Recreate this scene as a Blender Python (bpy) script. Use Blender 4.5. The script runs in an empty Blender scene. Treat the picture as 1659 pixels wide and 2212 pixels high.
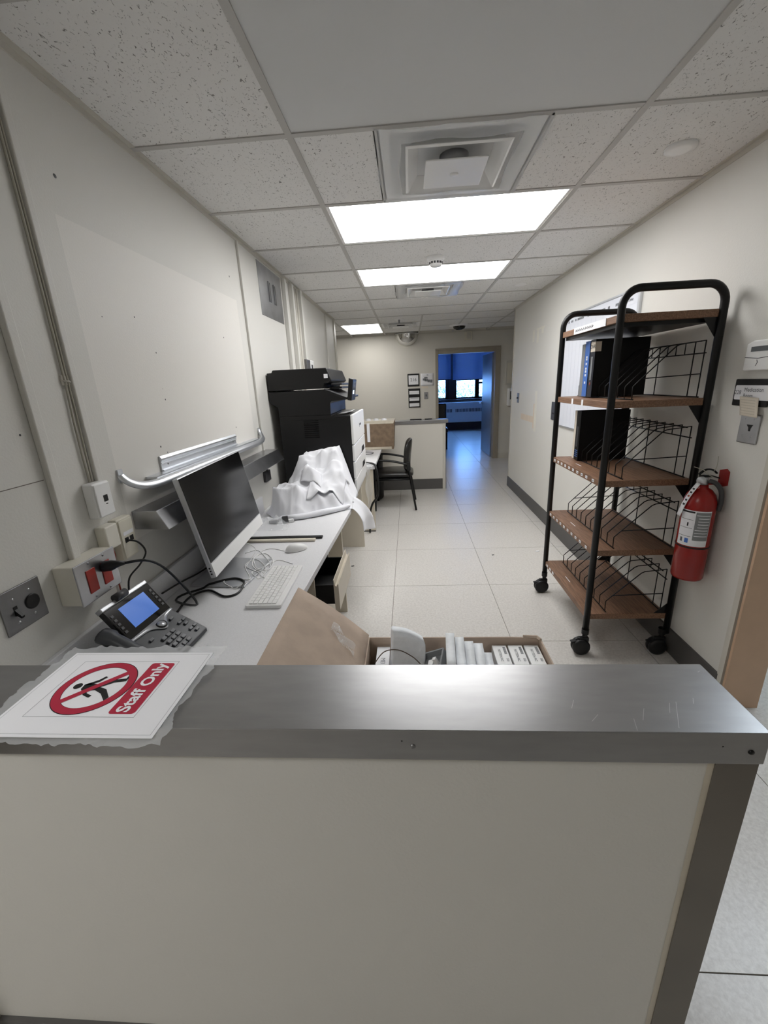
import bpy, math, random
import numpy as np
from mathutils import Vector, Matrix, noise as mnoise

random.seed(7)
SC = bpy.context.scene
COL = SC.collection
PI = math.pi

# ------------------------------------------------------------------ camera
W_, H_ = 1659.0, 2212.0
FPX, YAW, PITCH, ROLL = 894.0, -0.0701, -0.3000, -0.0471
HC = 1.49                                   # camera height in metres
_f = Vector((math.sin(YAW)*math.cos(PITCH), math.cos(YAW)*math.cos(PITCH), math.sin(PITCH)))
_r0 = Vector((math.cos(YAW), -math.sin(YAW), 0)); _u0 = _r0.cross(_f)
_r = math.cos(ROLL)*_r0 + math.sin(ROLL)*_u0
_u = -math.sin(ROLL)*_r0 + math.cos(ROLL)*_u0
cd = bpy.data.cameras.new('camera'); cam = bpy.data.objects.new('camera', cd); COL.objects.link(cam)
cd.sensor_fit = 'HORIZONTAL'; cd.sensor_width = 36; cd.lens = 36*FPX/W_
cd.clip_start = 0.02; cd.clip_end = 200
cam.matrix_world = Matrix(((_r.x, _u.x, -_f.x, 0), (_r.y, _u.y, -_f.y, 0), (_r.z, _u.z, -_f.z, HC), (0, 0, 0, 1)))
SC.camera = cam

def _ray(x, y): return _f + (x-W_/2)/FPX*_r - (y-H_/2)/FPX*_u
def pz(x, y, z):
    d = _ray(x, y); return d*((z-HC)/d.z) + Vector((0, 0, HC))
def px(x, y, X):
    d = _ray(x, y); return d*(X/d.x) + Vector((0, 0, HC))
def py(x, y, Y):
    d = _ray(x, y); return d*(Y/d.y) + Vector((0, 0, HC))

# ------------------------------------------------------------------ world, exposure
wd = bpy.data.worlds.new('world'); SC.world = wd; wd.use_nodes = True
bg = wd.node_tree.nodes['Background']
bg.inputs['Color'].default_value = (0.17, 0.41, 1.0, 1); bg.inputs['Strength'].default_value = 10.0
SC.view_settings.view_transform = 'Standard'; SC.view_settings.look = 'None'
SC.view_settings.gamma = 1.0; SC.view_settings.use_curve_mapping = False
SC.view_settings.exposure = 0.88
LAMP = 6.2                                  # radiance of the ceiling panels

# ------------------------------------------------------------------ measures
CZ = 2.344; XL = -0.981; XR = 1.402; YF = 8.2; YEL = 6.05; YER = 5.965; YJ = 1.632
DZ = 0.72; CT = 0.98; CYF = 0.508; CYR = 0.665; CXR = 0.514

# ------------------------------------------------------------------ materials
def lin(c):
    return tuple(((v/255)/12.92 if v/255 <= .04045 else ((v/255+.055)/1.055)**2.4) for v in c)
MATS = {}
def M(name, col, rough=.5, metal=0, n=None, bump=None, spec=.5, emit=None, alpha=None, trans=None, col2=None, stretch=None, coat=0, sheen=0, sss=None):
    """procedural material: n=(scale, amount) colour variation, bump=(scale, strength)"""
    if name in MATS: return MATS[name]
    m = bpy.data.materials.new(name); m.use_nodes = True; nt = m.node_tree; N = nt.nodes; L = nt.links
    b = N['Principled BSDF']; c = lin(col)
    b.inputs['Base Color'].default_value = (*c, 1); b.inputs['Roughness'].default_value = rough
    b.inputs['Metallic'].default_value = metal; b.inputs['Specular IOR Level'].default_value = spec
    if coat: b.inputs['Coat Weight'].default_value = coat; b.inputs['Coat Roughness'].default_value = .12
    if alpha is not None: b.inputs['Alpha'].default_value = alpha
    if trans is not None: b.inputs['Transmission Weight'].default_value = trans
    if emit: b.inputs['Emission Color'].default_value = (*emit[0], 1); b.inputs['Emission Strength'].default_value = emit[1]
    tc = N.new('ShaderNodeTexCoord'); vec = tc.outputs['Object']
    if stretch:
        mp = N.new('ShaderNodeMapping'); mp.inputs['Scale'].default_value = stretch
        L.new(vec, mp.inputs['Vector']); vec = mp.outputs['Vector']
    if n:
        t = N.new('ShaderNodeTexNoise'); t.inputs['Scale'].default_value = n[0]; t.inputs['Detail'].default_value = 4
        L.new(vec, t.inputs['Vector'])
        r = N.new('ShaderNodeValToRGB')
        c2 = lin(col2) if col2 else tuple(v*(1-n[1]) for v in c)
        r.color_ramp.elements[0].position = .36; r.color_ramp.elements[1].position = .66
        r.color_ramp.elements[0].color = (*c2, 1); r.color_ramp.elements[1].color = (*c, 1)
        L.new(t.outputs['Fac'], r.inputs['Fac']); L.new(r.outputs['Color'], b.inputs['Base Color'])
    if bump:
        t = N.new('ShaderNodeTexNoise'); t.inputs['Scale'].default_value = bump[0]; t.inputs['Detail'].default_value = 3
        L.new(vec, t.inputs['Vector'])
        bp = N.new('ShaderNodeBump'); bp.inputs['Strength'].default_value = bump[1]; bp.inputs['Distance'].default_value = .002
        L.new(t.outputs['Fac'], bp.inputs['Height']); L.new(bp.outputs['Normal'], b.inputs['Normal'])
    MATS[name] = m
    return m

M('paint', (219, 217, 211), .55, n=(1.3, .03), bump=(160, .25))
M('paint_far', (219, 215, 206), .6, n=(1.3, .03), bump=(160, .2))
M('paint_trim', (206, 202, 192), .45, n=(6, .05))
M('paint_patch', (228, 225, 214), .5, n=(8, .04))
M('patch_tan', (224, 209, 190), .6, n=(10, .06))
M('frame_taupe', (158, 150, 136), .4, n=(9, .05))
M('frame_tan', (200, 168, 140), .45, n=(12, .06))
M('base_rubber', (84, 82, 80), .5, n=(5, .12))
M('grout', (112, 106, 97), .7)
M('tee', (190, 188, 184), .5)
M('panel_plain', (216, 217, 217), .6, n=(2, .03))
M('white_plastic', (237, 237, 236), .35)
M('off_white', (226, 222, 210), .4, n=(14, .03))
M('box_ivory', (220, 215, 200), .45, n=(18, .04))
M('black_plastic', (17, 17, 18), .45, bump=(300, .1), spec=.4)
M('black_gloss', (10, 10, 11), .12)
M('black_metal', (5, 5, 6), .4, spec=.35)
M('dark_grey', (60, 60, 62), .45)
M('phone_grey', (62, 64, 68), .4, bump=(400, .08))
M('key_grey', (96, 98, 102), .4)
M('silver', (200, 202, 206), .3, metal=.6)
M('steel_cap', (166, 166, 167), .33, metal=1, n=(6, .07), stretch=(2, 9, 9))
M('steel', (186, 187, 190), .3, metal=1, n=(8, .2), bump=(90, .06))
M('steel_dull', (150, 150, 152), .42, metal=1, n=(10, .2))
M('alu', (214, 217, 222), .33, metal=.85, n=(10, .06))
M('guard', (118, 112, 104), .45, metal=.35, n=(7, .1))
M('screen', (15, 15, 16), .16, spec=.35)
M('desk_top', (228, 228, 230), .42, n=(220, .06), bump=(300, .05))
M('desk_edge', (206, 200, 188), .5)
M('beige_metal', (214, 206, 190), .45, n=(8, .04))
M('cardboard', (186, 167, 150), .8, n=(14, .12), bump=(120, .35))
M('cardboard_in', (120, 98, 78), .85, n=(14, .12))
M('cardboard_old', (132, 112, 92), .85, n=(20, .25), bump=(90, .3))
M('tape', (205, 196, 178), .3, n=(20, .1))
M('foam', (243, 246, 249), .9, n=(60, .05), bump=(110, .6))
M('paper', (235, 235, 238), .7)
M('paper_warm', (228, 218, 202), .75, n=(4, .05))
M('print_grey', (95, 98, 104), .6)
M('line_grey', (120, 122, 126), .6)
M('line_pale', (198, 203, 214), .5)
M('ink', (16, 16, 18), .6)
M('sign_red', (176, 32, 62), .5)
M('cloth', (236, 237, 242), .75, bump=(500, .15))
M('wood', (140, 106, 82), .5, n=(9, .25), stretch=(18, 1.2, 18), col2=(108, 78, 58))
M('wood_edge', (134, 100, 76), .5, n=(9, .2), stretch=(18, 1.2, 18), col2=(110, 78, 58))
M('extinguisher_red', (150, 26, 22), .25, n=(12, .12))
M('bracket_red', (150, 28, 24), .4)
M('outlet_red', (150, 32, 22), .4)
M('binder_black', (7, 7, 8), .5, spec=.3)
M('binder_navy', (22, 26, 40), .35)
M('binder_blue', (70, 112, 186), .35)
M('binder_grey', (128, 130, 132), .5)
M('vinyl_black', (24, 22, 22), .3, bump=(120, .1))
M('whiteboard', (226, 229, 238), .25)
M('lcd_grey', (92, 96, 98), .3)
M('slot_shade', (70, 72, 74), .3)  # dark tone painted for the shade inside the radiator slots
M('film', (238, 240, 242), .3, alpha=.34, bump=(30, .25))
M('film_clear', (248, 250, 252), .05, alpha=.26, spec=1.0)
M('mirror', (225, 225, 225), .06, metal=1)
M('glass', (255, 255, 255), .0, trans=1.0, alpha=.12)
M('shade_blue', (120, 150, 205), .8)
M('win_frame', (34, 30, 30), .5)
M('door_paint', (118, 132, 154), .35, n=(3, .05))
M('room_wall', (196, 204, 216), .6)
M('radiator', (216, 220, 228), .4)
M('leaf', (98, 104, 78), .7, n=(2, .4))
M('bark', (80, 66, 54), .9)
M('cable_black', (12, 12, 13), .4)
M('cable_white', (236, 236, 235), .45)
M('cable_red', (150, 62, 42), .5)
M('cord_grey', (170, 166, 152), .6)
M('lamp_panel', (255, 255, 255), .5, emit=((1.0, .996, .988), LAMP))
M('lamp_cool', (255, 255, 255), .5, emit=((.80, .90, 1.0), LAMP))
M('lamp_dim', (255, 255, 255), .5, emit=((1.0, .985, .95), LAMP*.72))
M('lcd_blue', (60, 110, 200), .3, emit=((.06, .16, .5), .28))
M('lcd_white', (200, 215, 235), .3, emit=((.6, .72, .9), .8))

def tile_mats():
    # fissured mineral-fibre ceiling tile
    m = bpy.data.materials.new('ceiling_tile'); m.use_nodes = True; nt = m.node_tree; N = nt.nodes; L = nt.links
    b = N['Principled BSDF']; b.inputs['Roughness'].default_value = .85; b.inputs['Specular IOR Level'].default_value = .2
    tc = N.new('ShaderNodeTexCoord'); mp = N.new('ShaderNodeMapping'); mp.inputs['Scale'].default_value = (1, .55, 1)
    L.new(tc.outputs['Object'], mp.inputs['Vector'])
    a = N.new('ShaderNodeTexNoise'); a.inputs['Scale'].default_value = 130; a.inputs['Detail'].default_value = 2.5; a.inputs['Distortion'].default_value = 1.2
    L.new(mp.outputs['Vector'], a.inputs['Vector'])
    r = N.new('ShaderNodeValToRGB'); r.color_ramp.elements[0].position = .315; r.color_ramp.elements[1].position = .375
    r.color_ramp.elements[0].color = (*lin((146, 144, 141)), 1); r.color_ramp.elements[1].color = (*lin((232, 231, 229)), 1)
    L.new(a.outputs['Fac'], r.inputs['Fac']); L.new(r.outputs['Color'], b.inputs['Base Color'])
    bp = N.new('ShaderNodeBump'); bp.inputs['Strength'].default_value = .5; bp.inputs['Distance'].default_value = .004
    L.new(r.outputs['Color'], bp.inputs['Height']); L.new(bp.outputs['Normal'], b.inputs['Normal'])
    MATS['ceiling_tile'] = m
    # mottled vinyl floor tile
    m = bpy.data.materials.new('floor_tile'); m.use_nodes = True; nt = m.node_tree; N = nt.nodes; L = nt.links
    b = N['Principled BSDF']; b.inputs['Roughness'].default_value = .3; b.inputs['Specular IOR Level'].default_value = .5
    tc = N.new('ShaderNodeTexCoord'); oi = N.new('ShaderNodeObjectInfo')
    ad = N.new('ShaderNodeVectorMath'); ad.operation = 'ADD'
    sc = N.new('ShaderNodeVectorMath'); sc.operation = 'SCALE'; sc.inputs['Scale'].default_value = 3.7
    L.new(oi.outputs['Location'], sc.inputs[0]); L.new(tc.outputs['Object'], ad.inputs[0]); L.new(sc.outputs[0], ad.inputs[1])
    a = N.new('ShaderNodeTexNoise'); a.inputs['Scale'].default_value = 75; a.inputs['Detail'].default_value = 5; a.inputs['Roughness'].default_value = .7; a.inputs['Distortion'].default_value = .4
    L.new(ad.outputs[0], a.inputs['Vector'])
    r = N.new('ShaderNodeValToRGB'); r.color_ramp.elements[0].position = .3; r.color_ramp.elements[1].position = .62
    r.color_ramp.elements[0].color = (*lin((191, 187, 182)), 1); r.color_ramp.elements[1].color = (*lin((213, 210, 205)), 1)
    L.new(a.outputs['Fac'], r.inputs['Fac']); L.new(r.outputs['Color'], b.inputs['Base Color'])
    a2 = N.new('ShaderNodeTexNoise'); a2.inputs['Scale'].default_value = 3; L.new(ad.outputs[0], a2.inputs['Vector'])
    mr = N.new('ShaderNodeMapRange'); mr.inputs['To Min'].default_value = .27; mr.inputs['To Max'].default_value = .32
    L.new(a2.outputs['Fac'], mr.inputs['Value']); L.new(mr.outputs['Result'], b.inputs['Roughness'])
    MATS['floor_tile'] = m
    # left wall: paint with a lighter area where a board once hung
    m = MATS['paint'].copy(); m.name = 'paint_left'; nt = m.node_tree; N = nt.nodes; L = nt.links
    b = N['Principled BSDF']; src = b.inputs['Base Color'].links[0].from_socket
    tc = N.new('ShaderNodeTexCoord'); sp = N.new('ShaderNodeSeparateXYZ'); L.new(tc.outputs['Object'], sp.inputs[0])
    def rng(sock, lo, hi):
        g = N.new('ShaderNodeMath'); g.operation = 'GREATER_THAN'; g.inputs[1].default_value = lo; L.new(sock, g.inputs[0])
        l = N.new('ShaderNodeMath'); l.operation = 'LESS_THAN'; l.inputs[1].default_value = hi; L.new(sock, l.inputs[0])
        k = N.new('ShaderNodeMath'); k.operation = 'MULTIPLY'; L.new(g.outputs[0], k.inputs[0]); L.new(l.outputs[0], k.inputs[1]); return k.outputs[0]
    k = N.new('ShaderNodeMath'); k.operation = 'MULTIPLY'; L.new(rng(sp.outputs['Y'], 1.31, 2.60), k.inputs[0]); L.new(rng(sp.outputs['Z'], 1.0, 1.99), k.inputs[1])
    mx = N.new('ShaderNodeMixRGB'); L.new(k.outputs[0], mx.inputs['Fac']); L.new(src, mx.inputs['Color1'])
    mx.inputs['Color2'].default_value = (*lin((227, 224, 218)), 1); L.new(mx.outputs[0], b.inputs['Base Color'])
    MATS['paint_left'] = m
tile_mats()
def shade_mat():
    # woven roller shade: lets part of the daylight through
    m = MATS['shade_blue']; nt = m.node_tree; N = nt.nodes; L = nt.links
    b = N['Principled BSDF']; tr = N.new('ShaderNodeBsdfTranslucent'); tr.inputs['Color'].default_value = (.085, .082, .08, 1)
    ad = N.new('ShaderNodeAddShader'); L.new(b.outputs[0], ad.inputs[0]); L.new(tr.outputs[0], ad.inputs[1])
    L.new(ad.outputs[0], N['Material Output'].inputs['Surface'])
shade_mat()

# ------------------------------------------------------------------ mesh helper
ROOT = {}
class MB:
    def __init__(s): s.v = []; s.f = []; s.sm = []
    def add(s, vs, fs, smooth=False):
        o = len(s.v); s.v += [Vector(p) for p in vs]
        for f in fs: s.f.append([i+o for i in f]); s.sm.append(smooth)
        return s
    def box(s, a, b):
        x0, y0, z0 = a; x1, y1, z1 = b
        x0, x1 = min(x0, x1), max(x0, x1); y0, y1 = min(y0, y1), max(y0, y1); z0, z1 = min(z0, z1), max(z0, z1)
        vs = [(x0, y0, z0), (x1, y0, z0), (x1, y1, z0), (x0, y1, z0), (x0, y0, z1), (x1, y0, z1), (x1, y1, z1), (x0, y1, z1)]
        return s.add(vs, [(0, 3, 2, 1), (4, 5, 6, 7), (0, 1, 5, 4), (1, 2, 6, 5), (2, 3, 7, 6), (3, 0, 4, 7)])
    def ob(s, c, ax, ay, az, hx, hy, hz):
        c = Vector(c); ax = Vector(ax).normalized(); ay = Vector(ay).normalized(); az = Vector(az).normalized()
        vs = [c+ax*(i*hx)+ay*(j*hy)+az*(k*hz) for k in (-1, 1) for (i, j) in ((-1, -1), (1, -1), (1, 1), (-1, 1))]
        return s.add(vs, [(0, 3, 2, 1), (4, 5, 6, 7), (0, 1, 5, 4), (1, 2, 6, 5), (2, 3, 7, 6), (3, 0, 4, 7)])
    def prism(s, pts, d, smooth=False):
        pts = [Vector(p) for p in pts]; d = Vector(d); n = len(pts)
        nrm = Vector((0, 0, 0))
        for i in range(n): nrm += pts[i].cross(pts[(i+1) % n])
        if nrm.dot(d) > 0: pts = pts[::-1]
        vs = pts + [p+d for p in pts]
        s.add(vs, [tuple(range(n)), tuple(range(2*n-1, n-1, -1))])
        o = len(s.v)-2*n
        for i in range(n):
            j = (i+1) % n; s.f.append([o+j, o+i, o+n+i, o+n+j]); s.sm.append(smooth)
        return s
    def tube(s, path, r, seg=8, closed=False, flat=None):
        P = [Vector(p) for p in path]; n = len(P); vs = []
        rr = r if isinstance(r, (list, tuple)) else [r]*n
        T = []
        for i in range(n):
            a = P[i-1] if (i > 0 or closed) else P[i]; b = P[(i+1) % n] if (i < n-1 or closed) else P[i]
            T.append((b-a).normalized())
        up = Vector((0, 0, 1)) if abs(T[0].z) < .9 else Vector((1, 0, 0))
        nrm = T[0].cross(up).normalized()
        for i in range(n):
            nrm = (nrm - T[i]*nrm.dot(T[i])).normalized(); bn = T[i].cross(nrm)
            k = 1.0
            if 0 < i < n-1:
                c = T[i].dot((P[i+1]-P[i]).normalized()); k = 1/max(c, .6)
            for j in range(seg):
                t = 2*PI*j/seg; fl = flat or 1
                vs.append(P[i] + nrm*(rr[i]*math.cos(t)*k) + bn*(rr[i]*math.sin(t)*fl))
        fs = []
        for i in range(n if closed else n-1):
            for j in range(seg):
                a = i*seg+j; b = i*seg+(j+1) % seg; i2 = (i+1) % n
                fs.append((a, b, i2*seg+(j+1) % seg, i2*seg+j))
        s.add(vs, fs, seg > 5)
        if not closed:
            o = len(s.v)-len(vs)
            s.f.append([o+j for j in range(seg)][::-1]); s.sm.append(False)
            s.f.append([o+(n-1)*seg+j for j in range(seg)]); s.sm.append(False)
        return s
    def cyl(s, p0, p1, r0, r1=None, seg=20):
        return s.tube([p0, p1], [r0, r0 if r1 is None else r1], seg)
    def lathe(s, prof, o, ax=(0, 0, 1), seg=28, a0=0, a1=2*PI, ref=None):
        o = Vector(o); ax = Vector(ax).normalized()
        e = Vector(ref) if ref else (Vector((1, 0, 0)) if abs(ax.x) < .9 else Vector((0, 1, 0)))
        e = (e-ax*e.dot(ax)).normalized(); g = ax.cross(e); full = abs(a1-a0-2*PI) < 1e-6
        m = seg if full else seg+1; vs = []
        for (r, h) in prof:
            for j in range(m):
                t = a0+(a1-a0)*j/seg; vs.append(o+ax*h+e*(r*math.cos(t))+g*(r*math.sin(t)))
        fs = []
        for i in range(len(prof)-1):
            for j in range(seg):
                k = (j+1) % m
                fs.append((i*m+j, i*m+k, (i+1)*m+k, (i+1)*m+j))
        return s.add(vs, fs, True)
    def grid(s, fn, nu, nv, smooth=True):
        vs = [fn(i/nu, j/nv) for j in range(nv+1) for i in range(nu+1)]
        fs = [(j*(nu+1)+i, j*(nu+1)+i+1, (j+1)*(nu+1)+i+1, (j+1)*(nu+1)+i) for j in range(nv) for i in range(nu)]
        return s.add(vs, fs, smooth)
    def build(s, name, mat, parent=None, bevel=0, solid=0, seg=2, sub=0):
        me = bpy.data.meshes.new(name); off = ROOT.get(parent.name, Vector((0, 0, 0))) if parent else Vector((0, 0, 0))
        me.from_pydata([tuple(v-off) for v in s.v], [], s.f); me.validate(); me.update()
        for p, q in zip(me.polygons, s.sm): p.use_smooth = q
        me.materials.append(MATS[mat] if isinstance(mat, str) else mat)
        o = bpy.data.objects.new(name, me); COL.objects.link(o)
        if parent: o.parent = parent; ROOT[o.name] = off
        if sub:
            q = o.modifiers.new('subdivision', 'SUBSURF'); q.levels = sub; q.render_levels = sub
        if solid:
            q = o.modifiers.new('solid', 'SOLIDIFY'); q.thickness = solid; q.offset = 0
        if bevel:
            q = o.modifiers.new('bevel', 'BEVEL'); q.width = bevel; q.segments = seg; q.limit_method = 'ANGLE'; q.angle_limit = .6
        return o

def thing(name, label, cat, loc, group=None):
    o = bpy.data.objects.new(name, None); COL.objects.link(o); o.location = loc
    o.empty_display_size = .05
    o['label'] = label; o['category'] = cat
    if group: o['group'] = group
    ROOT[o.name] = Vector(loc)
    return o
def tag(o, label, cat, group=None):
    o['label'] = label; o['category'] = cat
    if group: o['group'] = group
    return o
def struct(o): o['kind'] = 'structure'; return o
def lab(o, t): o['label'] = t; return o
def text(body, size, org, xd, yd, mat, parent, name='lettering', align='CENTER', lift=.0006, bold=0):
    cu = bpy.data.curves.new('txt', 'FONT'); cu.body = body; cu.size = size; cu.align_x = align; cu.align_y = 'CENTER'; cu.resolution_u = 3; cu.offset = bold
    t = bpy.data.objects.new('txt', cu); COL.objects.link(t)
    dg = bpy.context.evaluated_depsgraph_get(); dg.update()
    me = bpy.data.meshes.new_from_object(t.evaluated_get(dg)); bpy.data.objects.remove(t); bpy.data.curves.remove(cu)
    xd = Vector(xd).normalized(); yd = Vector(yd).normalized(); zd = xd.cross(yd); org = Vector(org)
    b = MB(); b.add([org+xd*v.co.x+yd*v.co.y+zd*lift for v in me.vertices], [tuple(p.vertices) for p in me.polygons])
    bpy.data.meshes.remove(me)
    return b.build(name, mat, parent)
def rrect(cx, cy, w, h, r, n=5):
    out = []
    for (sx, sy, a) in ((1, 1, 0), (-1, 1, 90), (-1, -1, 180), (1, -1, 270)):
        for k in range(n+1):
            t = math.radians(a+90*k/n); out.append((cx+sx*(w/2-r)+r*math.cos(t), cy+sy*(h/2-r)+r*math.sin(t)))
    return out
def smooth_path(pts, n=6):
    P = [Vector(p) for p in pts]; out = []
    for i in range(len(P)-1):
        a = P[max(i-1, 0)]; b = P[i]; c = P[i+1]; d = P[min(i+2, len(P)-1)]
        for k in range(n):
            t = k/n
            out.append(.5*((2*b)+(c-a)*t+(2*a-5*b+4*c-d)*t*t+(3*b-a-3*c+d)*t**3))
    out.append(P[-1]); return out

# ================================================================== SETTING
def B(name, mat, *boxes, bevel=0, parent=None):
    b = MB()
    for (a, c) in boxes: b.box(a, c)
    return b.build(name, mat, parent, bevel)
ZT = CZ+.06
wl = struct(B('wall_left', 'paint_left', ((XL-.15, .49, 0), (XL, YEL, ZT))))
wr = struct(B('wall_right', 'paint', ((XR, YJ+.034, 0), (XR+.136, YER, ZT)), ((XR, .70, 2.06), (XR+.136, YJ+.034, ZT)), ((XR, -1.7, 0), (XR+.136, .70, ZT))))
struct(B('wall_far', 'paint_far', ((-3.6, YF, 0), (.558, YF+.13, ZT)), ((1.61, YF, 0), (3.6, YF+.13, ZT)), ((.558, YF, 1.975), (1.61, YF+.13, ZT))))
struct(B('wall_left_return', 'paint_far', ((-3.6, YEL-.13, 0), (XL-.15, YEL, ZT))))
struct(B('wall_right_return', 'paint_far', ((XR+.136, YER-.13, 0), (3.6, YER, ZT))))
struct(B('wall_far_left_end', 'paint_far', ((-3.75, YEL-.13, 0), (-3.6, YF+.13, ZT))))
struct(B('wall_far_right_end', 'paint_far', ((3.6, YER-.13, 0), (3.75, YF+.13, ZT))))
struct(B('wall_near', 'paint_far', ((-3.6, -1.85, 0), (XR+.136, -1.7, ZT))))
struct(B('wall_near_left_end', 'paint_far', ((-3.75, -1.85, 0), (-3.6, .64, ZT))))
struct(B('wall_near_left', 'paint_far', ((-3.6, .49, 0), (XL-.15, .64, ZT))))
struct(B('wall_side_room', 'paint_far', ((XR+.136, -.1, 0), (4.35, .0, ZT)), ((4.2, .0, 0), (4.35, 4.0, ZT)), ((XR+.136, 4.0, 0), (4.35, 4.1, ZT))))

# floor: base slab plus single vinyl tiles
fl = struct(B('floor', 'grout', ((-3.75, -1.85, -.1), (4.35, 13.9, -.003))))
TS = .7205; TX0 = -.148; TY0 = 5.035
tb = MB(); g = .0017; tb.box((g, g, -.003), (TS-g, TS-g, 0)); tme = None
for i in range(-4, 5):
    for j in range(-8, 12):
        x = TX0+i*TS; y = TY0+j*TS
        if j < -6 and i < -2: continue
        if y > YF+.1 and (i < -2 or i > 3): continue
        if i == 4 and (y > 3.9 and y < 5.9): continue
        if i < -2 and y > 0 and y < 5.6: continue
        if tme is None:
            o = tb.build('floor_tile', 'floor_tile'); tme = o.data
        else:
            o = bpy.data.objects.new('floor_tile', tme); COL.objects.link(o)
        o.location = (x, y, 0); o.parent = fl

# ceiling: slab, tees, single tiles
ce = struct(B('ceiling', 'panel_plain', ((-3.75, -1.85, CZ+.03), (4.35, YF+.13, CZ+.16))))
RX = [-3.448, -2.838, -1.618, -.398, .822, 2.042, 3.262]
TY = [1.771+.61*k for k in range(-5, 11)]          # cross tees
def tile(x0, x1, y0, y1, mat='ceiling_tile', name='ceiling_tile'):
    w = .010
    o = MB().box((x0+w, y0+w, CZ), (x1-w, y1-w, CZ+.03)).build(name, mat, ce)
    return o
def tee(x0, x1, y0, y1):
    MB().box((x0, y0, CZ-.004), (x1, y1, CZ+.028)).build('ceiling_tee', 'tee', ce)
for k, y in enumerate(TY[1:-1]):
    y1 = y+.61
    if y1 < 1.0: continue
    cells = []
    if y < 5.9:
        xs = [XL+.001, -.398, .822, XR-.001]
    else:
        xs = [-2.228, -1.618, -1.008, -.398, .212, .822, 1.432, 2.042]
    yy1 = min(y1, YF)
    if yy1 - y < .05: continue
    for a, b in zip(xs[:-1], xs[1:]):
        key = (round((a+b)/2, 2), round(y, 2))
        if abs(a+.398) < .01 and abs(b-.822) < .01:
            if abs(y-1.161) < .01: tile(a, b, y, yy1, 'panel_plain', 'access_panel'); continue
            if abs(y-1.771) < .01:
                tile(a, -.093, y, yy1); tile(.517, b, y, yy1); tee(-.097, -.089, y, yy1); tee(.513, .521, y, yy1); continue
            if abs(y-2.381) < .01 or abs(y-3.601) < .01: continue
            if abs(y-4.211) < .01:
                tile(a, -.093, y, yy1); tile(.517, b, y, yy1); tee(-.097, -.089, y, yy1); tee(.513, .521, y, yy1); continue
        if y > 6.6 and y < 7.7 and abs(a+1.008) < .01: continue
        if y > 6.6 and y < 7.2 and abs(a+.398) < .01: continue
        tile(a, b, y, yy1)
for y in TY:
    if y < .5 or y > YF: continue
    if y < 5.9: tee(XL, XR, y-.012, y+.012)
    else:
        for a, b in ((-2.228, -1.008), (-.398, 2.042)): tee(a, b, y-.012, y+.012)
        if abs(y-7.261) > .1: tee(-1.008, -.398, y-.012, y+.012)
def runner(x, y0, y1): MB().box((x-.012, y0, CZ-.0048), (x+.012, y1, CZ+.029)).build('ceiling_runner', 'tee', ce)
for x in (-.398, .822): runner(x, .5, YF-.006)
for x in (-1.618, -1.008, .212, 1.432): runner(x, 6.06, YF-.006)
# wall angle along both side walls
struct(MB().box((XL, .65, CZ-.022), (XL+.004, YEL, CZ+.0)).box((XL, .65, CZ-.003), (XL+.022, YEL, CZ)).build('trim_1', 'paint_trim'))
struct(MB().box((XR-.004, 1.0, CZ-.022), (XR, YER, CZ)).box((XR-.022, 1.0, CZ-.003), (XR, YER, CZ)).build('trim_2', 'paint_trim'))
struct(MB().box((-3.5, YF-.004, CZ-.022), (3.5, YF, CZ)).build('trim_3', 'paint_trim'))

# baseboards
struct(MB().prism([(XR-.001, YJ+.06, .003), (XR-.012, YJ+.06, .003), (XR-.009, YJ+.06, .136), (XR-.001, YJ+.06, .14)], (0, YER-YJ-.06, 0)).build('baseboard_right', 'base_rubber'))
struct(MB().box((1.71, YF-.012, .003), (3.5, YF, .10)).build('baseboard_far', 'paint_trim'))

# door frame (jamb) at the end of the right wall, next to the cart
ja = MB()
ja.box((XR-.016, YJ, 0), (XR+.148, YJ+.012, 2.06))          # jamb face
struct(ja.build('trim_4', 'frame_tan'))
cs = MB().box((XR-.012, YJ+.030, .0), (XR-.0002, YJ+.046, 2.06)).box((XR-.007, YJ+.046, .0), (XR-.0002, YJ+.064, 2.06))
struct(cs.build('trim_5', 'paint_trim'))

# corner bead of the far end of the right wall
struct(MB().box((XR-.004, YER-.03, .14), (XR, YER+.003, CZ)).box((XR-.004, YER, .14), (XR+.03, YER+.004, CZ)).build('trim_6', 'paint_trim'))
# left wall end post (pale column next to the recess)
struct(MB().box((XL, YEL-.10, 0), (XL+.012, YEL+.004, CZ)).build('trim_7', 'paint_trim'))

# far door frame + open door
df = MB()
for (a, b) in (((.508, YF-.025, 0), (.562, YF+.15, 2.03)), ((1.606, YF-.025, 0), (1.70, YF+.15, 2.03)), ((.562, YF-.025, 1.965), (1.606, YF+.15, 2.03)), ((.508, YF-.0255, 2.03), (1.70, YF+.1505, 2.06))): df.box(a, b)
struct(df.build('trim_8', 'frame_taupe', bevel=.004))
hinge = Vector((1.60, YF+.14, 0)); fe = Vector((1.585, YF+1.10, 0)); dd = (fe-hinge).normalized(); dn = Vector((dd.y, -dd.x, 0))
d1 = struct(MB().prism([hinge-dn*.02, hinge+dn*.02, fe+dn*.02, fe-dn*.02], (0, 0, 1.95)).build('door_1', 'door_paint'))
d1.location.z = .008
hp = hinge+dd*.88
hd = MB().cyl(hp-dn*.02+Vector((0, 0, 1.0)), hp-dn*.03+Vector((0, 0, 1.0)), .032).cyl(hp-dn*.03+Vector((0, 0, 1.0)), hp-dn*.075+Vector((0, 0, 1.0)), .01)
hd.tube([hp-dn*.07+Vector((0, 0, 1.0)), hp-dn*.072-dd*.11+Vector((0, 0, 1.0))], .01)
hd.build('door_handle', 'steel', d1)

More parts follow.
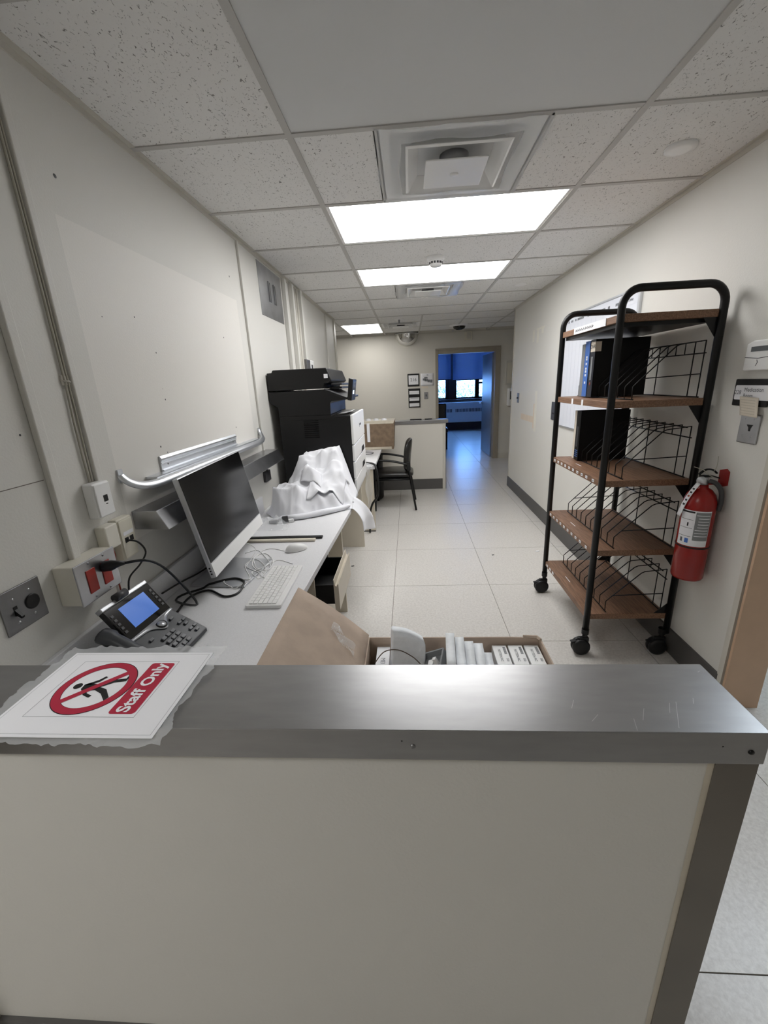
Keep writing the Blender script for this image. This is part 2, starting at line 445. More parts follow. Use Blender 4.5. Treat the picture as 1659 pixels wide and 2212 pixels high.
# ------------------------------------------------------------------ room behind the far door
YW = 13.55
struct(B('wall_room_left', 'room_wall', ((-1.3, YF+.13, 0), (-1.15, YW+.2, 2.9))))
struct(B('wall_room_right', 'room_wall', ((3.3, YF+.13, 0), (3.45, YW+.2, 2.9))))
struct(B('ceiling_room', 'room_wall', ((-1.3, YF+.0, 2.7), (3.45, YW+.2, 2.8))))
struct(B('wall_room_front', 'room_wall', ((-1.3, YF+.02, ZT+.1), (3.45, YF+.12, 2.75))))
SILL = .93; SHB = 1.51
def wx(xp): return py(xp, 840, YW).x
x_w = [wx(900), wx(964), wx(985), wx(1028), wx(1034), wx(1075)]
struct(B('wall_room_window', 'room_wall', ((-1.3, YW, 0), (3.45, YW+.2, SILL)), ((-1.3, YW, 2.5), (3.45, YW+.2, 2.9)), ((-1.3, YW, SILL), (x_w[0], YW+.2, 2.5)), ((x_w[5], YW, SILL), (3.45, YW+.2, 2.5))))
for k, (a, b) in enumerate(((0, 1), (2, 3), (4, 5))):
    xa, xb = x_w[a], x_w[b]
    w = MB()
    fx = .05
    w.box((xa-.08, YW+.05, SILL), (xa+.02, YW+.13, 2.5)).box((xb-.02, YW+.05, SILL), (xb+.08, YW+.13, 2.5)).box((xa, YW+.05, SILL), (xb, YW+.13, SILL+.05)).box((xa, YW+.05, 2.42), (xb, YW+.13, 2.5))
    if k == 2: w.box((xa, YW+.06, 1.36), (xb, YW+.12, 1.42))
    wo = struct(w.build('window_%d' % (k+1), 'win_frame'))
    MB().box((xa+.02, YW+.085, SILL+.05), (xb-.02, YW+.09, 2.42)).build('pane', 'glass', wo)
struct(MB().box((x_w[1]+.08, YW+.03, SILL), (x_w[2]-.08, YW+.15, 2.5)).build('trim_9', 'win_frame'))
struct(MB().box((x_w[0]-.1, YW-.12, SILL-.05), (x_w[5]+.1, YW+.06, SILL)).build('trim_10', 'win_frame'))
# roller shades
for (xa, xb, zb, nm) in ((x_w[0]-.05, py(975, 800, YW).x-.02, SHB, 'left'), (py(977, 800, YW).x+.02, x_w[5]+.1, SHB-.03, 'right')):
    t = thing('roller_shade', 'blue roller shade pulled halfway down the %s window' % ('narrow' if nm == 'left' else 'wide'), 'window shade', ((xa+xb)/2, YW-.03, zb))
    MB().box((xa, YW-.034, zb), (xb, YW-.03, 2.55)).build('fabric', 'shade_blue', t)
    MB().box((xa, YW-.042, zb), (xb, YW-.024, zb+.025)).build('hem_bar', 'win_frame', t)
    MB().cyl((xa, YW-.05, 2.57), (xb, YW-.05, 2.57), .03).build('roller', 'win_frame', t)
# radiator under the window
t = thing('radiator', 'long pale wall heater with slotted grille under the window', 'radiator', (1.2, YW-.15, .2))
xa, xb = .2, 3.2
MB().box((xa, YW-.26, .24), (xb, YW-.005, SILL-.09)).build('casing', 'radiator', t, bevel=.01)
MB().box((xa, YW-.20, .0), (xb, YW-.02, .24)).build('plinth', 'win_frame', t)
gme = None
for k in range(34):
    x = 1.0+k*.045
    if 1.32 < x < 1.42: continue
    if gme is None:
        o = MB().box((-.012, -.006, -.05), (.012, .006, .05)).build('grille_slot_shade', 'slot_shade'); gme = o.data; o.parent = t  # raised dark box, colour stands for the shade in an open slot
    else:
        o = bpy.data.objects.new('grille_slot_shade', gme); COL.objects.link(o); o.parent = t
    o.location = Vector((x, YW-.262, .60))-ROOT[t.name]
# tree outside
t = thing('tree', 'leafy tree outside the window of the room', 'tree', (1.7, 18.5, -1.0))
MB().tube([(1.7, 18.5, -1), (1.75, 18.5, .6), (1.9, 18.6, 1.6)], [.14, .1, .05]).build('trunk', 'bark', t)
lf = MB()
for k in range(2000):
    c = Vector((1.6+random.gauss(0, 1.2), 18.6+random.gauss(0, .5), .80+random.gauss(0, .42)))
    a = Vector((random.uniform(-1, 1), random.uniform(-1, 1), random.uniform(-1, 1))).normalized(); b = a.orthogonal().normalized()
    s_ = random.uniform(.04, .08)
    lf.add([c-a*s_, c+b*s_*.5, c+a*s_, c-b*s_*.5], [(0, 1, 2, 3)])
lo = lf.build('foliage', 'leaf', t); lo['kind'] = 'stuff'
# dark armchair beside the door of the room, only its edge shows
t = thing('armchair', 'dark armchair standing inside the far room beside the doorway', 'chair', (.62, 9.7, 0))
MB().box((.30, 9.45, .38), (.86, 9.95, .48)).build('seat', 'vinyl_black', t, bevel=.03)
MB().box((.30, 9.9, .48), (.86, 9.98, 1.0)).build('backrest', 'vinyl_black', t, bevel=.03)
for x in (.33, .83):
    for y in (9.5, 9.94): MB().cyl((x, y, 0), (x, y, .38), .018).build('leg', 'black_metal', t)

# ================================================================== CEILING FIXTURES
def light(x0, x1, y0, y1, label, mat='lamp_panel', group=None, name='ceiling_light'):
    t = thing(name, label, 'light', ((x0+x1)/2, (y0+y1)/2, CZ), group)
    w = .014; f = MB()
    for (a, b) in (((x0, y0), (x1, y0+w)), ((x0, y1-w), (x1, y1)), ((x0, y0+w), (x0+w, y1-w)), ((x1-w, y0+w), (x1, y1-w))):
        f.box((*a, CZ-.001), (*b, CZ+.02))
    f.build('frame', 'white_plastic', t)
    MB().box((x0+w, y0+w, CZ+.003), (x1-w, y1-w, CZ+.02)).build('diffuser', mat, t)
light(-.386, .810, 2.393, 2.979, 'glowing rectangular ceiling panel between the square vent and smoke detector')
light(-.386, .810, 3.613, 4.199, 'glowing rectangular ceiling panel just past the smoke detector')
light(-.996, -.410, 6.63, 7.83, 'glowing ceiling panel near the dome mirror over the far corridor', 'lamp_dim')
light(1.60, 2.82, 1.58, 2.19, 'cool white ceiling panel in the side room past the doorway', 'lamp_cool', name='ceiling_light_offscreen')
light(-2.3, -1.08, -.65, -.05, 'ceiling panel over the front corridor facing the counter', name='ceiling_light_offscreen')

def diffuser(cx, y0, label, film=True):
    t = thing('ceiling_vent', label, 'vent', (cx, y0+.305, CZ))
    x0, x1, y1 = cx-.295, cx+.295, y0+.6; y0 += .012; cy = (y0+y1)/2
    def ring(h0, h1, z0, z1, b):      # square pyramidal ring
        a = [(cx-h0, cy-h0, z0), (cx+h0, cy-h0, z0), (cx+h0, cy+h0, z0), (cx-h0, cy+h0, z0)]
        c = [(cx-h1, cy-h1, z1), (cx+h1, cy-h1, z1), (cx+h1, cy+h1, z1), (cx-h1, cy+h1, z1)]
        b.add(a+c, [(i, (i+1) % 4, 4+(i+1) % 4, 4+i) for i in range(4)])
        return b
    b = MB(); ring(.293, .262, CZ+.0, CZ+.0, b); ring(.262, .225, CZ, CZ+.05, b); b.build('outer_frame', 'white_plastic', t, solid=.003)
    b = MB().box((cx-.25, cy-.25, CZ+.055), (cx+.25, cy+.25, CZ+.06)); b.build('back_pan', 'steel_dull', t)
    b = MB(); ring(.200, .190, CZ-.014, CZ-.018, b); ring(.190, .150, CZ-.018, CZ+.030, b); b.build('middle_cone', 'white_plastic', t, solid=.003)
    b = MB().box((cx-.122, cy-.122, CZ-.034), (cx+.122, cy+.122, CZ-.028)); b.build('centre_plate', 'white_plastic', t, bevel=.004)
    MB().lathe([(.018, -.0345), (.016, -.038), (0.0005, -.039)], (cx, cy, CZ), seg=16).build('screw_cap', 'white_plastic', t)
    MB().cyl((cx, cy, CZ-.02), (cx, cy, CZ+.055), .06).build('duct_collar', 'steel_dull', t)
    if film:
        f = MB()
        f.grid(lambda u, v: (cx-.31+.62*u+.006*math.sin(9*v), y0-.02+.62*v, CZ-.008-.010*abs(math.sin(7*u+3*v))), 14, 14)
        k = f; keep = [i for i in range(len(k.f))]
        nf, ns = [], []
        for i in keep:
            c = sum((k.v[q] for q in k.f[i]), Vector())/4
            if abs(c.x-cx) > .225 or abs(c.y-cy) > .235: nf.append(k.f[i]); ns.append(True)
        k.f, k.sm = nf, ns
        o = k.build('plastic_film', 'film', t); lab(o, 'translucent plastic taped around the vent')
    return t
diffuser(.212, 1.771, 'large square air vent wrapped in plastic film before the first light')
diffuser(.212, 4.211, 'square air vent behind the second glowing ceiling panel')
diffuser(-.093, 6.65, 'small air vent beside the dome mirror', False)
def disc(x, y, r, label, name='ceiling_disc'):
    o = MB().lathe([(r*.98, 0), (r, -.004), (r*.97, -.010), (r*.6, -.013), (.0005, -.014)], (0, 0, 0), seg=32).build(name, 'white_plastic')
    o.location = (x, y, CZ); return tag(o, label, 'ceiling cover')
disc(1.115, 2.085, .058, 'round white cover plate on ceiling tile over the cart')
disc(1.10, 4.50, .055, 'round white cover plate on ceiling past the second light')
t = thing('smoke_detector', 'white smoke detector between the two glowing ceiling panels', 'smoke detector', (.22, 3.40, CZ))
MB().lathe([(.062, 0), (.062, -.018), (.056, -.026), (.048, -.028)], (.22, 3.40, CZ), seg=28).build('base', 'white_plastic', t)
MB().lathe([(.048, -.028), (.046, -.05), (.036, -.062), (.0005, -.064)], (.22, 3.40, CZ), seg=28).build('head', 'white_plastic', t)
for k in range(14):
    a = 2*PI*k/14; c = Vector((.22+.0465*math.cos(a), 3.40+.0465*math.sin(a), CZ-.041))
    MB().ob(c, (-math.sin(a), math.cos(a), 0), (math.cos(a), math.sin(a), 0), (0, 0, 1), .007, .002, .007).build('vent_slot_shade', 'dark_grey', t)  # dark box on the head, painted shade of a vent opening
# sprinkler and dark camera pod of the far corridor
p = pz(862, 690, CZ)
t = thing('sprinkler_head', 'small pendant sprinkler in the far ceiling beside the mirror', 'sprinkler', p)
MB().lathe([(.075, 0), (.072, -.005), (.0005, -.006)], p, seg=24).build('escutcheon', 'white_plastic', t)
MB().cyl(p+Vector((0, 0, -.005)), p+Vector((0, 0, -.05)), .012).lathe([(.028, -.05), (.0005, -.052)], p, seg=16).build('nozzle', 'steel_dull', t)
p = pz(992, 702, CZ)
t = thing('ceiling_camera', 'black ceiling pod on white base over the far doorway', 'camera', p)
MB().lathe([(.16, 0), (.16, -.012), (.12, -.02), (.0005, -.02)], p, seg=28).build('base', 'white_plastic', t)
MB().lathe([(.10, -.02), (.09, -.05), (.05, -.07), (.0005, -.075)], p, seg=28).build('dome', 'black_gloss', t)
# dome mirror
t = thing('dome_mirror', 'half-dome convex safety mirror where ceiling meets far wall', 'mirror', (-.01, YF, CZ))
prof = [(.205*math.cos(a), -.205*math.sin(a)*1.0) for a in [PI/2*i/14 for i in range(15)]]; prof[-1] = (.0005, -.205)
MB().lathe(prof, (-.01, YF-.002, CZ-.002), seg=24, a0=PI, a1=2*PI).build('dome', 'mirror', t)
MB().lathe([(.205, 0), (.216, -.003), (.216, -.012), (.205, -.012)], (-.01, YF-.002, CZ-.001), seg=24, a0=PI, a1=2*PI).build('rim', 'white_plastic', t)
ring = [(-.01+.21*math.cos(a), YF-.006, CZ-.002-.21*math.sin(a)) for a in [PI*i/24 for i in range(25)]]
MB().tube(ring, .008, 6).build('back_rim', 'off_white', t)

# ================================================================== FRONT COUNTER
t = thing('reception_counter', 'cream half-height counter with brushed steel cap in the foreground', 'counter', ((XL+CXR)/2, .59, 0))
MB().box((XL+.002, CYF+.008, 0), (CXR-.005, CYR-.014, CT-.02)).build('body', 'paint', t)
cap = MB().prism([(XL+.002, CYF, CT-.058), (XL+.002, CYF, CT), (XL+.002, CYR, CT), (XL+.002, CYR, CT-.058), (XL+.002, CYR-.003, CT-.058), (XL+.002, CYR-.003, CT-.019), (XL+.002, CYF+.003, CT-.019), (XL+.002, CYF+.003, CT-.058)], (CXR-XL-.002, 0, 0))
cap.box((CXR-.003, CYF, CT-.058), (CXR, CYR, CT-.001))
cap.build('steel_cap', 'steel_cap', t, bevel=.0022)
cg = MB().box((CXR-.064, CYF+.0048, .0), (CXR-.0018, CYF+.0078, CT-.05)).box((CXR-.0048, CYF+.0078, .0), (CXR-.0018, CYR-.02, CT-.05))
lab(cg.build('corner_guard', 'guard', t), 'dark metal corner guard')
ed = MB().prism([(CXR-.064, CYF+.0068, 0), (CXR-.074, CYF+.0068, 0), (CXR-.073, CYF+.0079, 0), (CXR-.064, CYF+.0079, 0)], (0, 0, CT-.05))
lab(ed.build('guard_edge', 'tape', t), 'yellowed sealant line beside the guard')
MB().prism([(XL+.003, CYF-.001, 0), (XL+.003, CYF+.001, .132), (XL+.003, CYF+.0079, .138), (XL+.003, CYF+.0079, 0)], (CXR-.08-XL, 0, 0)).build('baseboard', 'base_rubber', t)
for (sx, sy) in ((892, 1612), (1623, 1625)):
    p = py(sx, sy, CYF)
    MB().lathe([(.0042, 0), (.0042, .001), (.003, .0022), (.0003, .0026)], (p.x, CYF, p.z), (0, -1, 0), seg=14).build('screw', 'steel_dull' if sx < 1000 else 'black_metal', t)
for (sx, sy) in ((868, 1601), (1562, 1613)):
    p = py(sx, sy, CYF); MB().lathe([(.0014, 0), (.0003, .0006)], (p.x, CYF, p.z), (0, -1, 0), seg=8).build('screw_hole', 'black_metal', t)

M('scratch', (214, 214, 214), .5, metal=1)
for (a0, b0, a1, b1) in ((1279, 1558, 1292, 1543), (1369, 1552, 1377, 1578), (1391, 1530, 1389, 1556), (1446, 1518, 1447, 1540), (1460, 1516, 1467, 1573), (1497, 1508, 1498, 1520), (1235, 1530, 1239, 1512), (1507, 1452, 1512, 1449)):
    p, q = pz(a0, b0, CT+.0002), pz(a1, b1, CT+.0002); d = (q-p).normalized(); n_ = Vector((-d.y, d.x, 0))*.0003
    MB().add([p-n_, q-n_, q+n_, p+n_], [(0, 1, 2, 3)]).build('scratch', 'scratch', t)

# ------------------------------------------------------------------ Staff Only sheet on the counter
ZS = CT+.006
t = thing('staff_only_sign', 'laminated white sheet with red no-entry symbol lying on the steel counter', 'sign', (-.555, .59, CT))
xa, xb, ya, yb = -.702, -.409, .484, .697
def sheet(u, v, m=.0, w=0, z=0):
    x = xa-m+(xb-xa+2*m)*u; y = ya-m+(yb-ya+2*m)*v
    return (x, y, z+w*.0)
def film_fn(u, v):
    m = .017; e = max(abs(u-.5), abs(v-.5))*2
    wob = .012*mnoise.noise(Vector((u*9, v*9, .4)))+.006*mnoise.noise(Vector((u*25, v*25, 2.)))
    x = xa-m+(xb-xa+2*m)*u; y = ya-m*.7+(yb-ya+1.6*m)*v
    k = max(0, (e-.86)/.14)
    x += wob*k*(.9 if abs(u-.5) > .43 else .2); y += wob*.6*k
    z = CT+.0018+k*(.004+.010*abs(mnoise.noise(Vector((u*14, v*14, 7.)))))
    if v < .1: z -= (.1-v)*.04
    return (x, y, z)
lab(MB().grid(film_fn, 60, 44).build('laminate', 'film', t), 'crumpled clear plastic sleeve')
MB().box((xa, ya, CT+.0035), (xb, yb, CT+.0046)).build('sheet', 'paper', t)
z0 = CT+.0048
def P3(p, z=z0): return (p[0], p[1], z)
def stroke(name, pts, w, mat, closed=True, dz=0):
    b = MB(); n = len(pts)
    for i in range(n if closed else n-1):
        a = Vector(pts[i]); c = Vector(pts[(i+1) % n]); d = (c-a).normalized(); q = Vector((-d.y, d.x))*w/2; e = d*w/2
        b.add([(*(a-e-q), z0+dz), (*(c+e-q), z0+dz), (*(c+e+q), z0+dz), (*(a-e+q), z0+dz)], [(0, 1, 2, 3)])
    return b.build(name, mat, t)
fr = [pz(184, 1429.5, z0), pz(386.6, 1428.5, z0), pz(291, 1548.6, z0), pz(48, 1548.6, z0)]
fx0 = (fr[0].x+fr[3].x)/2; fx1 = (fr[1].x+fr[2].x)/2; fy1 = (fr[0].y+fr[1].y)/2; fy0 = (fr[2].y+fr[3].y)/2
stroke('border_line', [(fx0, fy0), (fx1, fy0), (fx1, fy1), (fx0, fy1)], .0007, 'line_grey')
stroke('edge_line', [(xa+.006, ya+.006), (xb-.006, ya+.006), (xb-.006, yb-.006), (xa+.006, yb-.006)], .0005, 'line_grey')
# no-entry ring: centre and radius in the sheet plane (sign reads with its top towards the wall)
rx0, rx1 = fx0+.012, pz(293, 1455, z0).x
cx_, cy_ = (pz(105, 1522, z0)+pz(293, 1455, z0)).x/2, (fy0+fy1)/2
R_ = (fy1-fy0)/2*.93
def annulus(name, r0, r1, mat, dz):
    b = MB(); n = 64
    vs = [(cx_+r*math.cos(2*PI*i/n), cy_+r*math.sin(2*PI*i/n), z0+dz) for r in (r0, r1) for i in range(n)]
    b.add(vs, [(i, (i+1) % n, n+(i+1) % n, n+i) for i in range(n)]); return b.build(name, mat, t)
annulus('ring_outline', R_*.79, R_*1.02, 'ink', .0001)
annulus('ring', R_*.80, R_, 'sign_red', .0003)
# pictogram coords: s to the right (+Y), q up (-X); unit = R_
def sq(s, q): return (cx_-q*R_, cy_+s*R_)
def poly(name, pts, mat, dz):
    pp = [sq(*p) for p in pts]
    ar = sum(pp[i][0]*pp[(i+1) % len(pp)][1]-pp[(i+1) % len(pp)][0]*pp[i][1] for i in range(len(pp)))
    if ar < 0: pp = pp[::-1]
    b = MB(); b.add([(p[0], p[1], z0+dz) for p in pp], [tuple(range(len(pp)))]); return b.build(name, mat, t)
poly('figure_head', [(.02+.115*math.cos(a), .53+.115*math.sin(a)) for a in [2*PI*i/20 for i in range(20)]], 'ink', .0002)
poly('figure_body', [(-.10, .36), (.08, .38), (.14, .30), (.10, .0), (.06, -.12), (-.14, -.10), (-.16, .1)], 'ink', .0002)
poly('figure_leg', [(-.14, -.08), (.0, -.1), (-.1, -.38), (-.40, -.66), (-.52, -.60), (-.27, -.34)], 'ink', .0002)
poly('figure_leg', [(-.06, -.08), (.07, -.1), (.28, -.36), (.33, -.66), (.46, -.66), (.46, -.72), (.22, -.72), (.16, -.42)], 'ink', .00025)
poly('figure_arm', [(-.09, .36), (-.02, .28), (-.26, .06), (-.34, -.14), (-.42, -.10), (-.33, .12)], 'ink', .00025)
poly('figure_arm', [(.06, .37), (.13, .30), (.27, .10), (.42, .0), (.38, -.08), (.2, .02), (.06, .22)], 'ink', .0002)
c45 = .7071; bw = .085
poly('slash', [(-.86*c45+bw*c45, .86*c45+bw*c45), (-.86*c45-bw*c45, .86*c45-bw*c45), (.86*c45-bw*c45, -.86*c45-bw*c45), (.86*c45+bw*c45, -.86*c45+bw*c45)], 'sign_red', .0004)
tx = [pz(327, 1433, z0), pz(375.6, 1432, z0), pz(294, 1542.6, z0), pz(234.6, 1542, z0)]
bx0 = (tx[0].x+tx[3].x)/2; bx1 = (tx[1].x+tx[2].x)/2; by0 = (tx[2].y+tx[3].y)/2; by1 = (tx[0].y+tx[1].y)/2
rr_ = rrect((bx0+bx1)/2, (by0+by1)/2, bx1-bx0, by1-by0, .006)
MB().add([(p[0], p[1], z0+.0002) for p in rr_], [tuple(range(len(rr_)))]).build('text_band', 'sign_red', t)
text('Staff Only', .0315, ((bx0+bx1)/2, (by0+by1)/2, z0+.0003), (0, 1, 0), (-1, 0, 0), 'paper', t, lift=.0005, bold=.0009)

# ================================================================== LEFT WALL FITTINGS
def wallbox(name, label, cat, y0, y1, z0, z1, d, mat, bev=.004, X=XL):
    t = thing(name, label, cat, (X, (y0+y1)/2, z0))
    MB().box((X, y0, z0), (X+d, y1, z1)).build('box', mat, t, bevel=bev)
    return t
def raceway(name, label, y0, y1, z0, z1, d, mat='paint', group=None):
    o = MB().box((XL, y0, z0), (XL+d, y1, z1)).build(name, mat, bevel=.003)
    return tag(o, label, 'raceway', group)
raceway('cable_raceway', 'painted metal raceway running down to the red outlet box', 1.034, 1.062, 1.05, CZ-.025, .018)
raceway('cable_raceway', 'slim painted raceway above the white phone jack box', 1.202, 1.226, 1.24, CZ-.025, .014)
raceway('cable_raceway', 'thin painted raceway at the edge of the pale board mark', 2.700, 2.722, 1.05, CZ-.025, .014)
raceway('cable_raceway', 'painted raceway just past the slotted steel plate', 3.60, 3.645, 1.625, CZ-.025, .03)
raceway('cable_raceway', 'second painted raceway past the slotted steel plate', 3.80, 3.85, 1.0, CZ-.025, .035)
for k, y in enumerate((3.92, 4.00)):
    o = MB().cyl((XL+.016, y, 1.2), (XL+.016, y, CZ-.025), .014, seg=12).build('conduit', 'paint_trim')
    tag(o, 'round painted conduit in the bundle above the printer', 'conduit', 'conduits above the printer')
raceway('cable_raceway', 'wide painted raceway above the grey switch box', 4.05, 4.11, 1.739, CZ-.025, .045)
raceway('wall_batten', 'narrow painted batten near the end of the wall', 5.37, 5.43, .0, CZ-.025, .014)
# loose pair of low-voltage cables beside the phone jack raceway
for k, (off, r) in enumerate(((0, .0032), (.011, .0028))):
    pts = [(XL+.006, 1.182+off*.6, CZ-.025), (XL+.006, 1.184+off, 1.9), (XL+.006, 1.182+off, 1.56), (XL+.006, 1.176+off*1.4, 1.40), (XL+.006, 1.176+off, 1.245)]
    o = MB().tube(smooth_path(pts), r, 6).build('wall_cable', 'cord_grey'); tag(o, 'thin painted cable stapled beside the raceway', 'cable', 'cables beside the phone raceway')
p = px(138, 822, XL)
t = thing('cable_clip', 'small square cable clip on the thin wall cables', 'clip', (XL, p.y, p.z))
MB().box((XL, p.y-.014, p.z-.014), (XL+.006, p.y+.014, p.z+.014)).build('pad', 'paint_trim', t, bevel=.002)
MB().tube([(XL+.006, p.y-.012, p.z-.002), (XL+.014, p.y, p.z-.003), (XL+.006, p.y+.013, p.z-.004)], .003, 6).build('strap', 'paint_trim', t)
# phone jack box
t = wallbox('phone_jack_box', 'white surface box with a single square phone jack', 'wall socket', 1.146, 1.216, 1.135, 1.243, .034, 'white_plastic')
MB().box((XL+.034, 1.149, 1.139), (XL+.038, 1.213, 1.239)).build('cover', 'white_plastic', t, bevel=.002)
MB().box((XL+.0375, 1.176, 1.182), (XL+.0386, 1.194, 1.202)).box((XL+.0375, 1.181, 1.173), (XL+.0386, 1.189, 1.176)).build('jack', 'black_plastic', t)
# small white cable box
t = wallbox('cable_box', 'small plain white cable box below the phone jack box', 'wall box', 1.150, 1.206, 1.03, 1.105, .036, 'off_white')
# network box
t = wallbox('network_jack_box', 'ivory wall box with two network sockets and a black cable', 'wall socket', 1.212, 1.285, .968, 1.108, .030, 'box_ivory')
MB().box((XL+.030, 1.216, .974), (XL+.034, 1.281, 1.102)).build('cover', 'box_ivory', t, bevel=.002)
for y in (1.228, 1.252): MB().box((XL+.0335, y, 1.025), (XL+.0352, y+.017, 1.042)).build('socket', 'black_plastic', t)
MB().box((XL+.0335, 1.226, 1.05), (XL+.0347, 1.274, 1.062)).build('label_strip', 'paper', t)
# red outlet box
t = wallbox('red_outlet_box', 'deep white outlet box with steel faceplate and two red sockets', 'wall socket', .972, 1.128, .935, 1.052, .062, 'off_white')
fp = MB().box((XL+.062, .970, .932), (XL+.066, 1.130, 1.054)); fp.build('faceplate', 'steel', t, bevel=.003)
for y in (1.005, 1.064):
    o = MB().box((XL+.0655, y, .957), (XL+.0685, y+.034, 1.026)).build('outlet', 'outlet_red', t, bevel=.001)
for y in (1.022, 1.081):
    for z in (.942, 1.044): MB().lathe([(.004, 0), (.003, .0014), (.0003, .0018)], (XL+.066, y, z), (1, 0, 0), seg=10).build('screw', 'steel_dull', t)
# switch + twist-lock plate
t = thing('switch_plate', 'wide steel wall plate with toggle switch and round socket', 'wall switch', (XL, .87, .94))
MB().box((XL, .812, .944), (XL+.005, .927, 1.055)).build('plate', 'steel_dull', t, bevel=.002)
tg = MB().box((XL+.005, .841, .985), (XL+.006, .851, 1.010)); tg.prism([(XL+.005, .842, .988), (XL+.005, .842, 1.003), (XL+.020, .842, .985), (XL+.018, .842, .979)], (0, .008, 0)); tg.build('toggle', 'black_plastic', t)
MB().lathe([(.0195, 0), (.019, .003), (.016, .003), (.0003, .002)], (XL+.005, .892, 1.0), (1, 0, 0), seg=28).build('round_socket', 'black_plastic', t)
for (y, z) in ((.846, 1.028), (.846, .966), (.892, 1.032), (.892, .967)): MB().lathe([(.004, 0), (.003, .0012), (.0003, .0016)], (XL+.005, y, z), (1, 0, 0), seg=10).build('screw', 'steel', t)
# aluminium hand rail remnant
t = thing('wall_rail', 'aluminium rail with curved ends fixed above the monitor', 'rail', (XL, 1.95, 1.2))
path = [(XL+.004, 1.318, 1.235), (XL+.012, 1.320, 1.222), (XL+.026, 1.335, 1.203), (XL+.042, 1.365, 1.189), (XL+.052, 1.42, 1.182)]
path += [(XL+.055, 1.5+.2*k, 1.181) for k in range(6)] + [(XL+.052, 2.56, 1.184), (XL+.042, 2.62, 1.192), (XL+.026, 2.655, 1.206), (XL+.010, 2.672, 1.228), (XL+.004, 2.676, 1.245)]
MB().tube(smooth_path(path, 4), .017, 10, flat=.6).build('rail', 'alu', t)
MB().box((XL, 1.45, 1.19), (XL+.045, 2.56, 1.2)).build('rail_top', 'alu', t)
for y in (1.318, 2.676): MB().box((XL, y-.012, 1.21), (XL+.006, y+.012, 1.255)).build('mount', 'alu', t)
t = thing('wall_strip', 'short grooved aluminium strip above the curved rail', 'bracket', (XL, 1.92, 1.19))
MB().prism([(XL, 1.553, 1.201), (XL+.014, 1.553, 1.201), (XL+.014, 1.553, 1.205), (XL+.006, 1.553, 1.208), (XL+.006, 1.553, 1.228), (XL+.011, 1.553, 1.231), (XL+.006, 1.553, 1.235), (XL+.012, 1.553, 1.243), (XL+.012, 1.553, 1.250), (XL+.006, 1.553, 1.259), (XL, 1.553, 1.259)], (0, .737, 0)).build('strip', 'alu', t)
for y in (1.60, 2.25): MB().lathe([(.004, 0), (.0003, .002)], (XL+.006, y, 1.222), (1, 0, 0), seg=10).build('screw', 'dark_grey', t)
# stainless wedge shelf
pts = [(XL, 1.333, 1.103), py(337, 1104, 1.333), py(366, 1144, 1.333), (XL, 1.333, 1.036)]
t = thing('steel_wall_shelf', 'long wedge-shaped stainless steel shelf behind the monitor', 'shelf', (XL, 2.0, 1.036))
MB().prism([(p[0], 1.333, p[2]) for p in pts], (0, 1.42, 0)).build('shelf', 'steel', t, bevel=.002)
# slotted steel plate high on the wall
t = thing('slotted_steel_plate', 'stainless plate with two upright slots high on the wall', 'wall plate', (XL, 3.28, 1.98))
MB().box((XL, 3.04, 1.98), (XL+.004, 3.56, 2.31)).build('plate', 'steel', t)
for y in (3.24, 3.36):
    MB().box((XL+.004, y, 2.09), (XL+.0052, y+.045, 2.22)).build('slot', 'dark_grey', t)
    MB().box((XL+.004, y-.008, 2.088), (XL+.012, y, 2.222)).build('slot_lip', 'steel', t)
# grey switch box above printer
t = thing('switch_box', 'small grey electrical box with white cover above the printer', 'wall switch', (XL, 4.2, 1.6))
MB().box((XL, 4.02, 1.60), (XL+.05, 4.16, 1.74)).build('grey_box', 'steel_dull', t, bevel=.004)
MB().box((XL, 4.19, 1.60), (XL+.04, 4.36, 1.74)).build('white_cover', 'white_plastic', t, bevel=.004)
MB().box((XL+.04, 4.25, 1.64), (XL+.043, 4.30, 1.70)).build('rocker', 'dark_grey', t)
MB().cyl((XL+.02, 4.14, 1.739), (XL+.02, 4.14, 1.80), .012).build('nipple', 'steel', t)
# outlet behind the gown pile
p = px(574, 1028, XL)
t = thing('wall_outlet', 'brown outlet with small hanging cord behind the gown pile', 'wall socket', (XL, p.y, p.z))
MB().box((XL, p.y-.05, p.z-.035), (XL+.02, p.y+.05, p.z+.035)).build('plate', 'dark_grey', t, bevel=.003)
MB().tube([(XL+.015, p.y, p.z+.03), (XL+.02, p.y-.01, p.z+.08), (XL+.015, p.y-.03, p.z+.11)], .004, 6).build('cord', 'cable_black', t)
# old screw holes in the wall
for (a, b, r) in ((118, 380, .006), (290, 685, .003), (220, 684, .002), (337, 762, .0032), (351, 840, .0016), (357, 863, .0034), (347, 965, .004), (362, 977, .003), (495, 597, .005), (483, 729, .004), (43, 940, .003), (262, 1017, .0025), (510, 923, .004)):
    p = px(a, b, XL); MB().lathe([(r, .0006), (r*.7, .0009), (.0002, .001)], (XL, p.y, p.z), (1, 0, 0), seg=10).build('screw_hole', 'dark_grey', wl)
for y0, y1, z in ((.50, 1.03, 1.284),):
    MB().box((XL, y0, z), (XL+.0008, y1, z+.002)).build('panel_joint', 'grout', wl)

